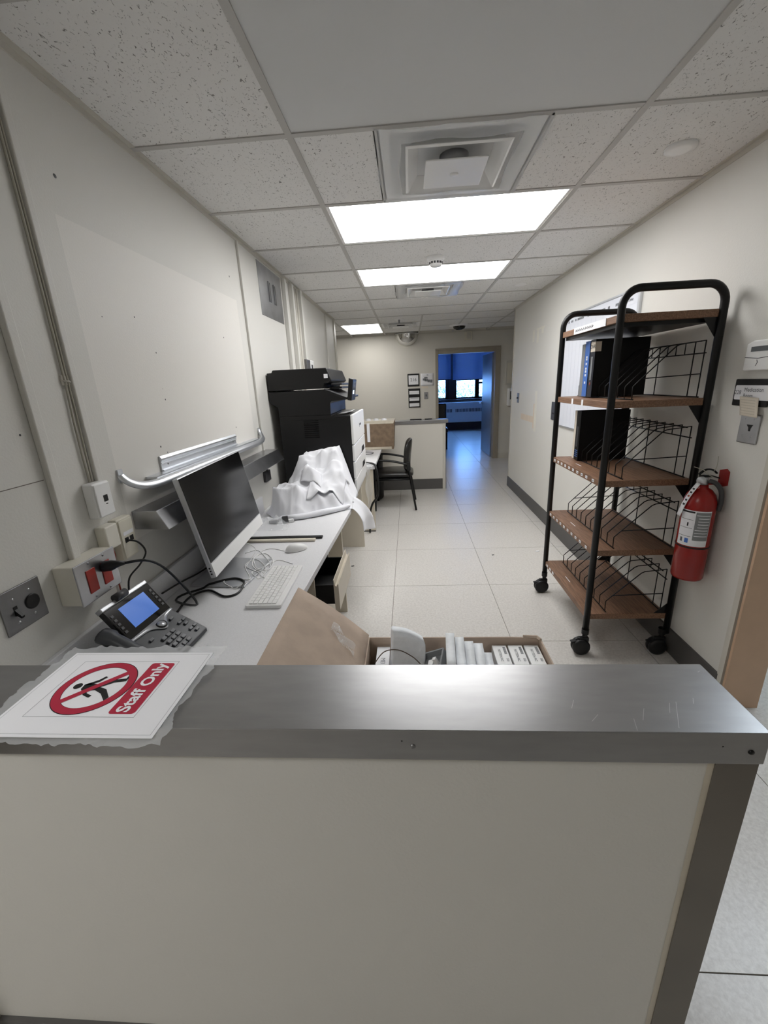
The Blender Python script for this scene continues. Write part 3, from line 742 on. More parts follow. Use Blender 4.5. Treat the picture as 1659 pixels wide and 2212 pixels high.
# ================================================================== DESK
t = thing('desk', 'long light grey worktop desk along the left wall', 'desk', (-.72, 2.1, 0))
edge = [(-.483, CYR+.006), (-.461, 1.012), (-.436, 1.48), (-.424, 1.807), (-.395, 2.543), (-.412, 2.93), (-.412, 3.72)]
top = [(XL+.001, CYR+.006)] + edge + [(XL+.001, 3.72)]
MB().prism([(x, y, DZ-.028) for x, y in top], (0, 0, .028)).build('worktop', 'desk_top', t, bevel=.002)
MB().box((XL+.001, CYR+.01, DZ), (XL+.016, 2.55, DZ+.108)).build('backsplash', 'desk_top', t, bevel=.002)
MB().box((XL+.02, CYR+.02, 0), (-.52, CYR+.045, DZ-.028)).build('end_panel', 'beige_metal', t)
MB().box((XL+.02, 3.69, 0), (-.46, 3.715, DZ-.028)).build('end_panel', 'beige_metal', t)
MB().box((XL+.02, 2.5, 0), (-.46, 2.525, DZ-.028)).build('end_panel', 'beige_metal', t)
# drawer pedestal with an open drawer
t = thing('drawer_pedestal', 'beige drawer pedestal under the desk with top drawer pulled open', 'cabinet', (-.65, 1.85, 0))
cb = MB(); xa, xb, ya, yb, zb = -.93, -.445, 1.655, 2.015, DZ-.03
cb.box((xa, ya, .03), (xb, ya+.012, zb)).box((xa, yb-.012, .03), (xb, yb, zb)).box((xa, ya, .03), (xa+.012, yb, zb)).box((xa, ya, .03), (xb, yb, .05)).box((xa, ya, .46), (xb, yb, .47))
cb.build('body', 'beige_metal', t)
MB().box((xb-.002, ya+.004, .05), (xb+.016, yb-.004, .49)).build('drawer_front', 'beige_metal', t, bevel=.002)
db = MB(); dxf = -.358; zlo, zhi = .515, .665
db.box((-.80, ya+.02, zlo+.02), (dxf, ya+.026, zhi-.035)).box((-.80, yb-.026, zlo+.02), (dxf, yb-.02, zhi-.035)).box((-.80, ya+.02, zlo+.02), (dxf, yb-.02, zlo+.026)).box((-.80, ya+.02, zlo+.02), (-.794, yb-.02, zhi-.035))
do = db.build('drawer', 'black_plastic', t)
MB().prism([(dxf, ya, zlo), (dxf+.022, ya, zlo), (dxf+.022, ya, zhi-.02), (dxf+.017, ya, zhi-.022), (dxf+.012, ya, zhi-.032), (dxf+.006, ya, zhi-.026), (dxf+.003, ya, zhi), (dxf, ya, zhi)], (0, yb-ya, 0)).build('drawer_lip_front', 'beige_metal', do)

# ------------------------------------------------------------------ all-in-one computer
t = thing('all_in_one_computer', 'white all-in-one computer with black screen standing on the desk', 'computer', (-.82, 1.75, DZ))
bl = Vector((-.768, 1.425, .798)); br = Vector((-.806, 2.082, .798))
wv = (br-bl); wv.normalize(); upv = Vector((-.19, .03, .98)); upv = (upv-wv*upv.dot(wv)).normalized(); nv = upv.cross(wv)*-1
if nv.x < 0: nv = -nv
Wm = (br-bl).length; Hm = .405
cm = (bl+br)/2+upv*Hm/2
MB().ob(cm-nv*.011, wv, upv, nv, Wm/2, Hm/2, .011).build('housing', 'silver', t, bevel=.004)
ch = .058
MB().ob(bl+wv*Wm/2+upv*ch/2+nv*.0008, wv, upv, nv, Wm/2-.002, ch/2-.001, .001).build('chin', 'white_plastic', t)
MB().ob(bl+wv*Wm/2+upv*(ch+(Hm-ch)/2)+nv*.0008, wv, upv, nv, Wm/2-.004, (Hm-ch)/2-.004, .001).build('screen', 'screen', t)
MB().ob(cm-nv*.035-upv*.03, wv, upv, nv, Wm*.30, Hm*.34, .018).build('rear_bulge', 'white_plastic', t, bevel=.01)
st = MB().prism([cm-nv*.04+wv*.09+upv*(-.02), cm-nv*.055+wv*.09+upv*(-.02), Vector((-.905, cm.y+.09, DZ+.008)), Vector((-.875, cm.y+.09, DZ+.008))], wv*-.18)
st.build('stand_neck', 'steel_dull', t)
# base plate: footprint read off the desk surface
q = [pz(395, 1283, DZ), pz(522, 1276, DZ), pz(575, 1222, DZ)]
bx1 = -.655; by0 = 1.50; by1 = 1.80
MB().prism([(-.925, 1.50, DZ+.0005), (-.69, 1.485, DZ+.0005), (-.655, 1.76, DZ+.0005), (-.925, 1.80, DZ+.0005)], (0, 0, .008)).build('stand_base', 'silver', t, bevel=.003)
for k in range(3): MB().ob(bl+upv*(.018+.012*k)-nv*.011-wv*.0004, wv, upv, nv, .0006, .003, .003).build('port', 'black_plastic', t)

# ------------------------------------------------------------------ keyboard
K = [pz(531, 1307, DZ+.012), pz(600, 1318, DZ+.012), pz(655, 1222, DZ+.012), pz(593, 1217, DZ+.012)]
ko = (K[0]+K[3])/2; ku = ((K[3]+K[2])/2-(K[0]+K[1])/2); kl = ku.length; ku.normalize(); kv = Vector((ku.y, -ku.x, 0)); kc = (K[0]+K[1]+K[2]+K[3])/4; kw = .134
kl = .352
t = thing('keyboard', 'white compact keyboard lying near the desk edge', 'keyboard', (kc.x, kc.y, DZ))
pts = [(*p, 0) for p in rrect(0, 0, kl, kw, .008)]
MB().prism([kc+ku*p[0]+kv*p[1]-Vector((0, 0, .0115)) for p in pts], (0, 0, .013)).build('body', 'white_plastic', t, bevel=.002)
rows = [([1]*15, .85), ([1]*13+[2], 1), ([1.5]+[1]*12+[1.5], 1), ([1.8]+[1]*11+[2.2], 1), ([2.3]+[1]*10+[1.7, 1], 1), ([1.2, 1.2, 1.2, 5.4, 1.2, 1.2, 1.2, 1.2, 1.2], 1)]
vy = -kw/2+.012
for r, (ws, h) in enumerate(rows):
    hh = .0175*h; tot = sum(ws); x = -kl/2+.01; ux = (kl-.02)/tot
    for w_ in ws:
        c = kc+ku*(x+w_*ux/2)+kv*(vy+hh/2)+Vector((0, 0, .0035))
        MB().ob(c, ku, kv, (0, 0, 1), w_*ux/2-.0012, hh/2-.0012, .002).build('key', 'white_plastic', t)
        x += w_*ux
    vy += hh+.0003
# ------------------------------------------------------------------ mouse
mc = pz(641, 1188, DZ)
t = thing('mouse', 'white computer mouse on the desk beside its coiled cable', 'mouse', mc)
ma = (pz(667, 1180, DZ)-pz(614, 1192, DZ)); ma.z = 0; ma.normalize(); mb = Vector((-ma.y, ma.x, 0))
def mouse_fn(u, v):
    a = 2*PI*u; h = v*PI/2; r = math.cos(h)
    L_ = .056; Wd = .032
    return mc+ma*(L_*r*math.cos(a))+mb*(Wd*r*math.sin(a))+Vector((0, 0, .002+.034*math.sin(h)*(1-.22*math.cos(a)*r)))
MB().grid(mouse_fn, 28, 8).build('shell', 'white_plastic', t)
MB().ob(mc-ma*.03+Vector((0, 0, .0275)), ma, mb, (0, 0, 1), .009, .003, .003).build('scroll_wheel', 'key_grey', t, bevel=.002)

BASE = [(-.925, 1.50), (-.69, 1.485), (-.655, 1.76), (-.925, 1.80)]          # foot plate of the computer
def on_base(x, y, m):
    for i in range(4):
        (xa_, ya_), (xb_, yb_) = BASE[i], BASE[(i+1) % 4]; l = math.hypot(xb_-xa_, yb_-ya_)
        if ((xb_-xa_)*(y-ya_)-(yb_-ya_)*(x-xa_))/l < -m: return False
    return True
def deskcable(name, label, pts, r, mat, cat='cable', group=None, z=DZ, parent=None):
    P = []
    for p in pts:
        P.append(p if len(p) == 3 and isinstance(p, Vector) else (pz(p[0], p[1], z+r+(p[2] if len(p) > 2 else 0))))
    S = smooth_path(P, 6)
    for q in S:
        if abs(z-DZ) < .001: q.z = max(q.z, DZ+r+(.0086 if on_base(q.x, q.y, .010) else 0))
    o = MB().tube(S, r, 6).build(name, mat, parent)
    return tag(o, label, cat, group)
deskcable('mouse_cable', 'thin white mouse cable tangled in loops on the desk', [(614, 1190), (585, 1185), (560, 1195), (545, 1222, .004), (570, 1238), (590, 1215, .004), (575, 1196), (550, 1205), (556, 1232), (585, 1225, .004), (560, 1190), (530, 1195)], .0019, 'cable_white')
deskcable('usb_cable', 'coiled white usb cable beside the keyboard', [(632, 1218), (600, 1210), (575, 1225, .003), (545, 1240), (560, 1250, .003), (575, 1230, .006), (555, 1212), (530, 1225), (540, 1255), (500, 1252), (484, 1262), (510, 1272), (545, 1255)], .0016, 'cable_white')
deskcable('hanging_cable', 'white cable hanging from the computer to the desk', [Vector((-.80, 1.80, .80)), Vector((-.75, 1.80, .76)), pz(533, 1226, DZ+.002), pz(555, 1238, DZ+.002), pz(575, 1250, DZ+.002)], .0016, 'cable_white')
# black power cord from the red outlet looping to the desk
plug = Vector((XL+.0685, 1.072, 1.012))
t = thing('power_plug', 'black moulded plug pushed into the red outlet', 'plug', plug)
MB().tube([plug, plug+Vector((.022, .002, .002)), plug+Vector((.036, .006, .004)), plug+Vector((.055, .016, .003))], [.016, .016, .011, .005], 12).build('body', 'black_plastic', t)
deskcable('black_mains_cable', 'thick black power cord arching from outlet to desk', [plug+Vector((.053, .015, .003)), plug+Vector((.10, .06, -.01)), Vector((-.79, 1.19, .93)), Vector((-.74, 1.22, .80)), pz(380, 1296, DZ+.005), pz(440, 1270, DZ+.005), pz(500, 1250, DZ+.012), pz(527, 1256, DZ+.012), pz(515, 1280, DZ+.005), pz(485, 1288, DZ+.005), pz(450, 1275, DZ+.005), pz(410, 1290, DZ+.005), pz(383, 1322, DZ+.005)], .0042, 'cable_black')
deskcable('network_cable', 'black network cable curving from the ivory box to the phone', [Vector((XL+.034, 1.236, 1.033)), Vector((XL+.06, 1.25, 1.02)), Vector((XL+.072, 1.26, .98)), Vector((XL+.06, 1.235, .945)), Vector((XL+.045, 1.19, .915)), Vector((XL+.05, 1.165, .86))], .0032, 'cable_black')
deskcable('monitor_cord', 'black cord running along the desk behind the computer', [px(350, 1282, -.945), px(390, 1258, -.945), px(425, 1240, -.943), Vector((-.935, 1.72, DZ+.0036)), Vector((-.915, 1.84, DZ+.0036))], .0035, 'cable_black')
o = MB().tube(smooth_path([(XL+.012, 1.19, 1.03), (XL+.016, 1.19, 1.0), (XL+.006, 1.197, .97), (XL+.005, 1.19, .90), (XL+.01, 1.187, .84)]), .0026, 6).build('red_wire', 'cable_red'); tag(o, 'thin red wire dropping from the small white box', 'wire')

# ------------------------------------------------------------------ desk phone
t = thing('desk_phone', 'grey office desk phone with blue screen and handset', 'telephone', (-.80, 1.08, DZ))
th = math.radians(5); uw = Vector((math.sin(th), math.cos(th), 0)); uu = Vector((-math.cos(th), math.sin(th), 0))
org = Vector((-.712, .985, DZ))          # front left of the dial part; uw to its right, uu away from the user
def PH(a, b, z): return org+uw*a+uu*b+Vector((0, 0, z))
Wp = .19
MB().prism([PH(0, 0, .004), PH(0, 0, .018), PH(0, .112, .080), PH(0, .12, .086), PH(0, .16, .12), PH(0, .17, .06), PH(0, .16, .004)], uw*Wp).build('base', 'phone_grey', t, bevel=.003)
# display block, tilted steeper
da = PH(0, .117, .087); db_ = PH(0, .184, .178)
dv = (db_-da).normalized(); dn_ = uw.cross(dv); dn_ = dn_ if dn_.z > 0 else -dn_
dl = (db_-da).length
MB().ob(da+uw*Wp/2+dv*dl/2-dn_*.010, uw, dv, dn_, Wp/2, dl/2, .010).build('display_housing', 'black_gloss', t, bevel=.003)
MB().ob(da+uw*Wp*.52+dv*dl*.52+dn_*.0004, uw, dv, dn_, Wp*.285, dl*.33, .0006).build('screen', 'lcd_blue', t)
MB().ob(da+uw*Wp/2+dv*(dl+.006)-dn_*.010, uw, dv, dn_, Wp/2, .007, .012).build('top_bar', 'silver', t, bevel=.003)
for k in range(10):
    a = .07 if k < 5 else .93; b = .25+.13*(k % 5)
    MB().ob(da+uw*Wp*a+dv*dl*b+dn_*.0008, uw, dv, dn_, .0045, .004, .001).build('line_key', 'dark_grey', t)
cpos = da+uw*Wp*.42+dv*(dl+.014)+dn_*.004
MB().tube([cpos-uw*.022, cpos+uw*.022], .0125, 16).build('camera_barrel', 'dark_grey', t)
MB().lathe([(.0115, .022), (.008, .0235), (.0003, .023)], cpos, uw, seg=18).build('camera_lens', 'silver', t)
# silver wave trim under the display
wv_ = []
nn = 24
def surf(a, b): return PH(a, b, .018+b*.555+.003)
lo_, hi_ = [], []
for i in range(nn+1):
    s_ = i/nn; c = math.exp(-((s_-.58)/.13)**2)
    hi_.append(surf(Wp*s_, .120+.002*math.sin(PI*s_))); lo_.append(surf(Wp*s_, .112-.006*math.sin(PI*s_)-.028*c))
b = MB(); n0 = len(hi_)
b.add(lo_+hi_, [(i, i+1, n0+i+1, n0+i) for i in range(n0-1)], True); b.build('wave_trim', 'silver', t, solid=.003)
knp = surf(Wp*.58, .098)
nkn = Vector((0, 0, 1)).lerp(dn_, .4).normalized()
MB().lathe([(.0175, .0), (.0175, .003), (.013, .0035)], knp, nkn, seg=24).build('dial_ring', 'black_plastic', t)
MB().lathe([(.013, .002), (.012, .0045), (.0003, .005)], knp, nkn, seg=24).build('dial', 'silver', t)
kn = (PH(0, .112, .080)-PH(0, 0, .018)).normalized(); kz = uw.cross(kn); kz = kz if kz.z > 0 else -kz
for r in range(4):
    for c in range(3):
        MB().ob(surf(.066+.021*c, .012+.0165*r)+kz*.0012, uw, kn, kz, .008, .0058, .0022).build('key', 'key_grey', t, bevel=.001)
for (a, b_) in ((.040, .082), (.150, .092), (.152, .066), (.172, .066), (.162, .052), (.152, .030), (.172, .030), (.162, .016), (.03, .02), (.03, .036)):
    MB().ob(surf(a, b_)+kz*.001, uw, kn, kz, .0075, .0045, .002).build('soft_key', 'key_grey', t, bevel=.001)
hs = MB()
hpts = [PH(-.035, .0, .045), PH(-.037, .03, .062), PH(-.038, .08, .092), PH(-.037, .13, .118), PH(-.035, .165, .128)]
hs.tube(smooth_path(hpts, 4), [.026]*5+[.021]*8+[.027]*4, 12, flat=.75)
hs.build('handset', 'phone_grey', t)
MB().prism([PH(-.065, .0, .002), PH(-.065, .0, .022), PH(-.065, .17, .095), PH(-.065, .17, .002)], uw*.066).build('cradle', 'phone_grey', t, bevel=.004)

# ------------------------------------------------------------------ bars, bag
for k, (ya_, x1_, m_, lb) in enumerate(((2.045, -.478, 'black_plastic', 'black flat plastic bar lying across the desk'), (2.005, -.508, 'beige_metal', 'beige flat bar lying beside the black bar'))):
    o = MB().box((-.90, ya_-.012, DZ+.001), (x1_, ya_+.014, DZ+.012)).build('flat_bar', m_, bevel=.002); tag(o, lb, 'bar')
t = thing('parts_bag', 'clear plastic bag of cable connectors beside the gown pile', 'bag', (-.70, 2.25, DZ))
bc = pz(585, 1135, DZ); bag = MB()
def bag_fn(u, v):
    x = (u-.5)*.24; y = (v-.5)*.2; h = max(0, 1-(x/.12)**2)*max(0, 1-(y/.1)**2)
    nz = mnoise.noise(Vector((x*22, y*22, 1.3)))*.022+abs(mnoise.noise(Vector((x*45, y*45, 4)))) * .015
    return (bc.x+x+nz*.4, bc.y+y, DZ+.002+max(0, h*.04+nz*1.3*(.3+h)))
bag.grid(bag_fn, 22, 18, False); bag.build('bag', 'film_clear', t)
pp = pz(617, 1130, DZ)
MB().ob(pp+Vector((0, 0, .022)), (1, .3, 0), (-.3, 1, 0), (0, 0, 1), .017, .012, .021).build('connector', 'dark_grey', t, bevel=.003)
MB().ob(pp+Vector((.032, .01, .012)), (1, .5, 0), (-.5, 1, 0), (0, 0, 1), .016, .010, .010).build('plug', 'white_plastic', t, bevel=.003)
MB().ob(pp+Vector((-.07, .0, .012)), (1, -.4, .2), (.4, 1, 0), (0, 0, 1), .03, .012, .010).build('connector', 'steel_dull', t, bevel=.003)

# ------------------------------------------------------------------ pile of white gowns (relaxed cloth sheet)
def gown_h(x, y):
    """what lies under the sheet: folded gowns and a small box"""
    h = DZ+.003
    def blk(x0, x1, y0, y1, top): return top if (x0 < x < x1 and y0 < y < y1) else 0
    h = max(h, blk(-.76, -.50, 2.78, 2.92, 1.052+(x+.62)*.16))
    h = max(h, blk(-.86, -.70, 2.46, 2.58, .895))
    h = max(h, blk(-.64, -.50, 2.53, 2.64, .820+(y-2.5)*.3))
    h = max(h, blk(-.58, -.46, 2.68, 2.80, .90+(y-2.66)*.6))
    return h
GX0, GX1, GYB = -.945, -.388, 2.925
def gyf(x):                      # front outline of the sheet on the desk
    pts = [(-.945, 2.52), (-.86, 2.40), (-.74, 2.345), (-.66, 2.375), (-.55, 2.44), (-.46, 2.52), (-.388, 2.57)]
    for (xa_, ya_), (xb_, yb_) in zip(pts[:-1], pts[1:]):
        if x <= xb_: return ya_+(yb_-ya_)*(x-xa_)/(xb_-xa_)
    return pts[-1][1]
NU, NV = 84, 84
gx = [GX0+(GX1-GX0)*i/NU for i in range(NU+1)]
gy = [[gyf(x)+(GYB-gyf(x))*j/NV for j in range(NV+1)] for x in gx]
gh = np.array([[gown_h(gx[i], gy[i][j]) for j in range(NV+1)] for i in range(NU+1)])
gz = gh.copy()
for it in range(1500):           # taut sheet over the lumps: relax, never below what it covers
    a_ = gz.copy()
    a_[1:-1, 1:-1] = .25*(gz[2:, 1:-1]+gz[:-2, 1:-1]+gz[1:-1, 2:]+gz[1:-1, :-2])
    a_[-1, 1:-1] = .5*(gz[-2, 1:-1]+gz[-1, 1:-1]*.92+.08*DZ)
    a_[1:-1, -1] = gz[1:-1, -2]
    gz = np.maximum(a_, gh)
    gz[-1, int(NV*.40):] = DZ+.003
def crease(x, y):
    n1 = mnoise.noise(Vector((x*7+3, y*7, 1.7))); n2 = mnoise.noise(Vector((x*15, y*13+5, 4.2))); n3 = mnoise.noise(Vector((x*9-y*9, x*4+y*5, 8.8)))
    return .062*(.5-abs(n1))+.030*(.5-abs(n2))+.036*(.5-abs(n3))-.034
def gsurf(x, y):
    i = min(max((x-GX0)/(GX1-GX0)*NU, 0), NU-1e-6); ii = int(i); f0 = gyf(x); j = min(max((y-f0)/(GYB-f0)*NV, 0), NV-1e-6); jj = int(j)
    a_ = i-ii; b_ = j-jj
    z = (gz[ii, jj]*(1-a_)+gz[ii+1, jj]*a_)*(1-b_)+(gz[ii, jj+1]*(1-a_)+gz[ii+1, jj+1]*a_)*b_
    k = min(1, (z-DZ)/.06)
    return z+crease(x, y)*k
t = thing('gown_pile', 'crumpled heap of white disposable gowns on the desk', 'gown', (-.62, 2.6, DZ))
b = MB()
b.add([(gx[i], gy[i][j], max(gsurf(gx[i], gy[i][j]), DZ+.002)) for i in range(NU+1) for j in range(NV+1)], [(i*(NV+1)+j, (i+1)*(NV+1)+j, (i+1)*(NV+1)+j+1, i*(NV+1)+j+1) for i in range(NU) for j in range(NV)], True)
b.build('gown_cloth', 'cloth', t, solid=.0016)
# hanging part over the desk edge
def hang(u, v):
    top = Vector((GX1, 2.57+.14*u, 0)); top.z = max(gsurf(GX1, top.y), DZ+.002)
    q1 = px(781, 1147, -.335); q2 = px(808, 1141, -.315); bot = q1.lerp(q2, u)
    e = 1-(1-v)**2.2
    p = Vector((top.x+(bot.x-top.x)*min(1, e*1.1), top.y+(bot.y-top.y)*v, top.z+(bot.z-top.z)*(v**1.25)))
    p.x += .016*math.sin(7*u+1.5*v)*v+.006*math.sin(PI*v)*(.4+.6*u)
    return p
MB().grid(hang, 26, 30).build('hanging_flap', 'cloth', t, solid=.0016)
# folded panel lying on the slope, rolled front edge, stand-up fold
def panel(u, v):
    c = [Vector((-.655, 2.455)), Vector((-.445, 2.575)), Vector((-.425, 2.775)), Vector((-.635, 2.70))]
    p = c[0].lerp(c[1], u).lerp(c[3].lerp(c[2], u), v)
    return (p.x, p.y, gsurf(p.x, p.y)+.012+.012*math.sin(PI*u)*(1-v)+.006*math.sin(5*u+3*v))
MB().grid(panel, 26, 24).build('folded_gown', 'cloth', t, solid=.004)
rp = [(-.80, 2.372), (-.72, 2.362), (-.64, 2.40), (-.55, 2.452), (-.46, 2.53), (-.405, 2.575)]
MB().tube(smooth_path([(x, y, DZ+.017+.006*(i % 2)) for i, (x, y) in enumerate(rp)], 6), [.012+.010*math.sin(PI*k/30) for k in range(31)], 12, flat=.8).build('rolled_edge', 'cloth', t)
def flapf(u, v):
    x = -.73+.14*u+.02*v; y = 2.70-.12*v-.03*u
    return (x, y, gsurf(x, y)+.016+.05*math.sin(PI*u)*math.sin(PI*v*.9)+.01*math.sin(9*u))
MB().grid(flapf, 20, 20).build('raised_fold', 'cloth', t, solid=.002)
for (a_, b_) in ((763, 1084), (735, 1052)):
    q_ = py(a_, b_, 2.56 if a_ == 763 else 2.66)
    MB().lathe([(.006, 0), (.005, .003), (.0022, .003), (.002, .0015), (.0003, .0015)], (q_.x, q_.y-.004, q_.z), (.3, -.8, .5), seg=14).build('snap', 'silver', t)

# ================================================================== PRINTER
PY0, PY1 = 2.945, 3.665
t = thing('printer', 'tall black and white multifunction office printer on the desk', 'printer', (-.66, 3.3, DZ))
def pp_(pts): return [(p[0], PY0, p[1]) for p in pts]
MB().prism(pp_([(-.917, DZ+.004), (-.412, DZ+.004), (-.410, 1.288), (-.545, 1.292), (-.545, 1.300), (-.917, 1.300)]), (0, PY1-PY0, 0)).build('body', 'black_plastic', t, bevel=.006)
MB().prism(pp_([(-.917, 1.300), (-.548, 1.300), (-.546, 1.38), (-.536, 1.392), (-.43, 1.398), (-.43, 1.405), (-.58, 1.468), (-.972, 1.468), (-.972, 1.395), (-.917, 1.362)]), (0, PY1-PY0, 0)).build('upper_body', 'black_plastic', t, bevel=.005)
MB().prism(pp_([(-.972, 1.475), (-.585, 1.478), (-.575, 1.51), (-.545, 1.515), (-.525, 1.53), (-.555, 1.612), (-.93, 1.612), (-.935, 1.596), (-.972, 1.594)]), (0, PY1-PY0, 0)).build('scanner_lid', 'black_plastic', t, bevel=.006)
MB().box((-.55, PY0+.10, 1.497), (-.47, PY1-.1, 1.512)).box((-.56, PY0+.12, 1.472), (-.475, PY1-.1, 1.487)).build('paper_tray', 'dark_grey', t, bevel=.004)
MB().prism(pp_([(-.58, 1.47), (-.43, 1.408), (-.43, 1.413), (-.58, 1.476)]), (0, PY1-PY0, 0)).build('bezel_strip', 'dark_grey', t)
MB().box((-.62, PY0-.001, 1.54), (-.57, PY0+.001, 1.56)).build('asset_label', 'paper', t) if 0 else None
MB().box((-.575, PY0-.0015, 1.545), (-.548, PY0-.0003, 1.572)).build('asset_label', 'paper', t)
cp = MB().prism([(-.425, PY0, 1.394), (-.395, PY0, 1.388), (-.375, PY0, 1.53), (-.405, PY0, 1.540)], (0, .20, 0)); cpo = cp.build('control_panel', 'black_plastic', t, bevel=.004)
def cpt(a, z): return Vector((-.395+(z-1.388)/.142*.020+.0006, PY0+a, z))
MB().add([cpt(.02, 1.43), cpt(.18, 1.43), cpt(.18, 1.515), cpt(.02, 1.515)], [(0, 1, 2, 3)]).build('touch_screen', 'black_gloss', cpo)
MB().add([cpt(.03, 1.432)+Vector((.0006, 0, 0)), cpt(.10, 1.432)+Vector((.0006, 0, 0)), cpt(.10, 1.458)+Vector((.0006, 0, 0)), cpt(.03, 1.458)+Vector((.0006, 0, 0))], [(0, 1, 2, 3)]).build('screen_icons', 'lcd_white', cpo)
fz = [1.288, 1.083, .962, .835, .737]
FX = -.395
o = MB().box((FX-.018, PY0, fz[1]+.003), (FX, PY1, fz[0]+.004)).build('front_cover', 'white_plastic', t, bevel=.004)
text('hp', .0, (FX, 3.3, 1.2), (0, 1, 0), (0, 0, 1), 'print_grey', o) if 0 else None
MB().box((FX, 3.30, 1.175), (FX+.0008, 3.306, 1.205)).box((FX, 3.32, 1.185), (FX+.0008, 3.42, 1.200)).build('badge', 'print_grey', o)
for k in range(3):
    z1, z0_ = fz[k+1], fz[k+2]
    dw = MB().box((FX-.018, PY0, z0_+.003), (FX-.001, PY1, z1-.003)).build('paper_drawer', 'white_plastic', t, bevel=.004)
    if k < 2: MB().prism([(FX-.0005, PY1-.30, z0_+.004), (FX-.0005, PY1-.10, z0_+.004), (FX-.0005, PY1-.13, z0_+.045), (FX-.0005, PY1-.27, z0_+.045)], (.0015, 0, 0)).build('handle_recess', 'black_plastic', dw)
for k in range(9):
    z = 1.145+.0145*k; MB().box((-.745, PY0-.0015, z), (-.640, PY0-.0002, z+.006)).build('vent_slat', 'black_gloss', t)
for z in (1.298, 1.27): MB().box((-.91, PY0-.0006, z), (-.42, PY0-.0002, z+.002)).build('seam', 'black_gloss', t)
MB().grid(lambda u, v: (-.535+.11*u, 3.1+.25*v, 1.292+.012*u*u+.014*max(0, u-.6)), 6, 3).build('output_paper', 'paper', t, solid=.002)

# ================================================================== SECOND DESK, BOX, CHAIR, BIN
t = thing('side_desk', 'pale desk with beige end panel behind the printer', 'desk', (-.68, 4.9, 0))
MB().box((XL+.002, 4.10, .672), (-.362, 5.62, .70)).build('worktop', 'desk_top', t, bevel=.002)
MB().box((XL+.002, 4.118, .012), (-.382, 4.14, .672)).build('end_panel', 'beige_metal', t)
MB().box((XL+.002, 5.59, .0), (-.45, 5.61, .672)).build('end_panel', 'beige_metal', t)
MB().box((XL+.002, 4.116, .0), (-.385, 4.13, .012)).build('kick_strip', 'base_rubber', t)
Y2 = 5.22
t = thing('moving_box', 'battered brown cardboard box with white tape on the side desk', 'box', (-.42, 5.4, .70))
c = MB(); bx = [(-.76, .702), (-.225, .702), (-.195, 1.02), (-.76, 1.015)]
c.prism([(-.78, Y2, .703), (-.205, Y2-.02, .703), (-.185, Y2-.02, 1.05), (-.78, Y2, 1.05)], (0, .34, 0)).build('carton', 'cardboard_old', t)
MB().prism([(-.78, Y2-.003, 1.02), (-.20, Y2-.022, 1.02), (-.185, Y2-.022, 1.054), (-.78, Y2-.003, 1.054)], (0, .345, 0)).build('lid_tape', 'tape', t)
MB().box((-.53, Y2-.022, .80), (-.495, Y2-.0125, 1.03)).build('label_tape', 'paper', t)
MB().box((-.78, Y2-.026, .704), (-.23, Y2-.0165, .735)).build('bottom_tape', 'tape', t)
for k in range(3): MB().lathe([(.035, 0), (.03, .02), (.0005, .026)], (-.52+.1*k, Y2+.12, 1.053), seg=12).build('packing_tape_lump', 'paper', t)
deskcable('desk_cable', 'black cable loop lying on the side desk', [Vector((-.62, 4.75, .705)), Vector((-.47, 4.74, .705)), Vector((-.43, 4.80, .705)), Vector((-.46, 4.88, .705)), Vector((-.62, 4.92, .705))], .004, 'cable_black')
# cables and plastic wrap hanging over the end of the side desk
hp0 = [Vector((-.52, 4.34, .711)), Vector((-.44, 4.22, .716)), Vector((-.375, 4.125, .722)), Vector((-.345, 4.075, .695)), Vector((-.332, 4.055, .60)), Vector((-.33, 4.045, .48)), Vector((-.345, 4.04, .40)), Vector((-.40, 4.04, .32)), Vector((-.43, 4.05, .20)), Vector((-.44, 4.06, .012))]
o = MB().tube(smooth_path(hp0), .011, 8).build('hanging_cable', 'cable_black'); tag(o, 'thick black cable drooping over the side desk corner', 'cable')
t = thing('plastic_wrap', 'clear plastic wrap strips hanging off the side desk corner', 'plastic wrap', (-.42, 4.1, .5))
MB().grid(lambda u, v: (-.455+.055*u+.01*math.sin(9*v+3*u), 4.096-.022*min(1, 6*v)*(.6+.4*math.sin(6*u+4*v)), .708-.43*v), 6, 18).build('strip', 'film', t)
MB().grid(lambda u, v: (-.50+.11*u, 4.094+.075*v, .7015+.026*math.sin(5*u+2*v)**2*min(1, 4*v)), 10, 6).build('crumple', 'film', t)

# visitor chair facing the side desk
t = thing('visitor_chair', 'black vinyl armchair with metal legs facing the side desk', 'chair', (-.2, 5.05, 0))
cy0, cy1 = 4.83, 5.30; cyc = (cy0+cy1)/2
def seat_fn(u, v):
    a = 2*PI*u; h = (v-.5)*PI; e = .38
    def sp(c, p): return math.copysign(abs(c)**p, c)
    x = -.20+.235*sp(math.cos(a), e)*sp(math.cos(h), .5); y = cyc+.235*sp(math.sin(a), e)*sp(math.cos(h), .5)
    return (x, y, .435+.035*sp(math.sin(h), .7)+.010*math.cos((x+.2)*6))
MB().grid(seat_fn, 40, 10).build('seat', 'vinyl_black', t)
def back_fn(u, v):
    a = 2*PI*u; h = (v-.5)*PI
    def sp(c, p): return math.copysign(abs(c)**p, c)
    y = .225*sp(math.cos(a), .5)*sp(math.cos(h), .6); z = .19*sp(math.sin(a), .55)*sp(math.cos(h), .6); d = .024*sp(math.sin(h), .7)
    return (-.035+d+.22*(z+.19)*.5-.10*(y/.23)**2*.6+.3*(z)**2, cyc+y, .655+z)
MB().grid(back_fn, 44, 8).build('backrest', 'vinyl_black', t)
MB().box((-.40, cy0+.05, .385), (.0, cy1-.05, .402)).build('seat_pan', 'black_plastic', t)
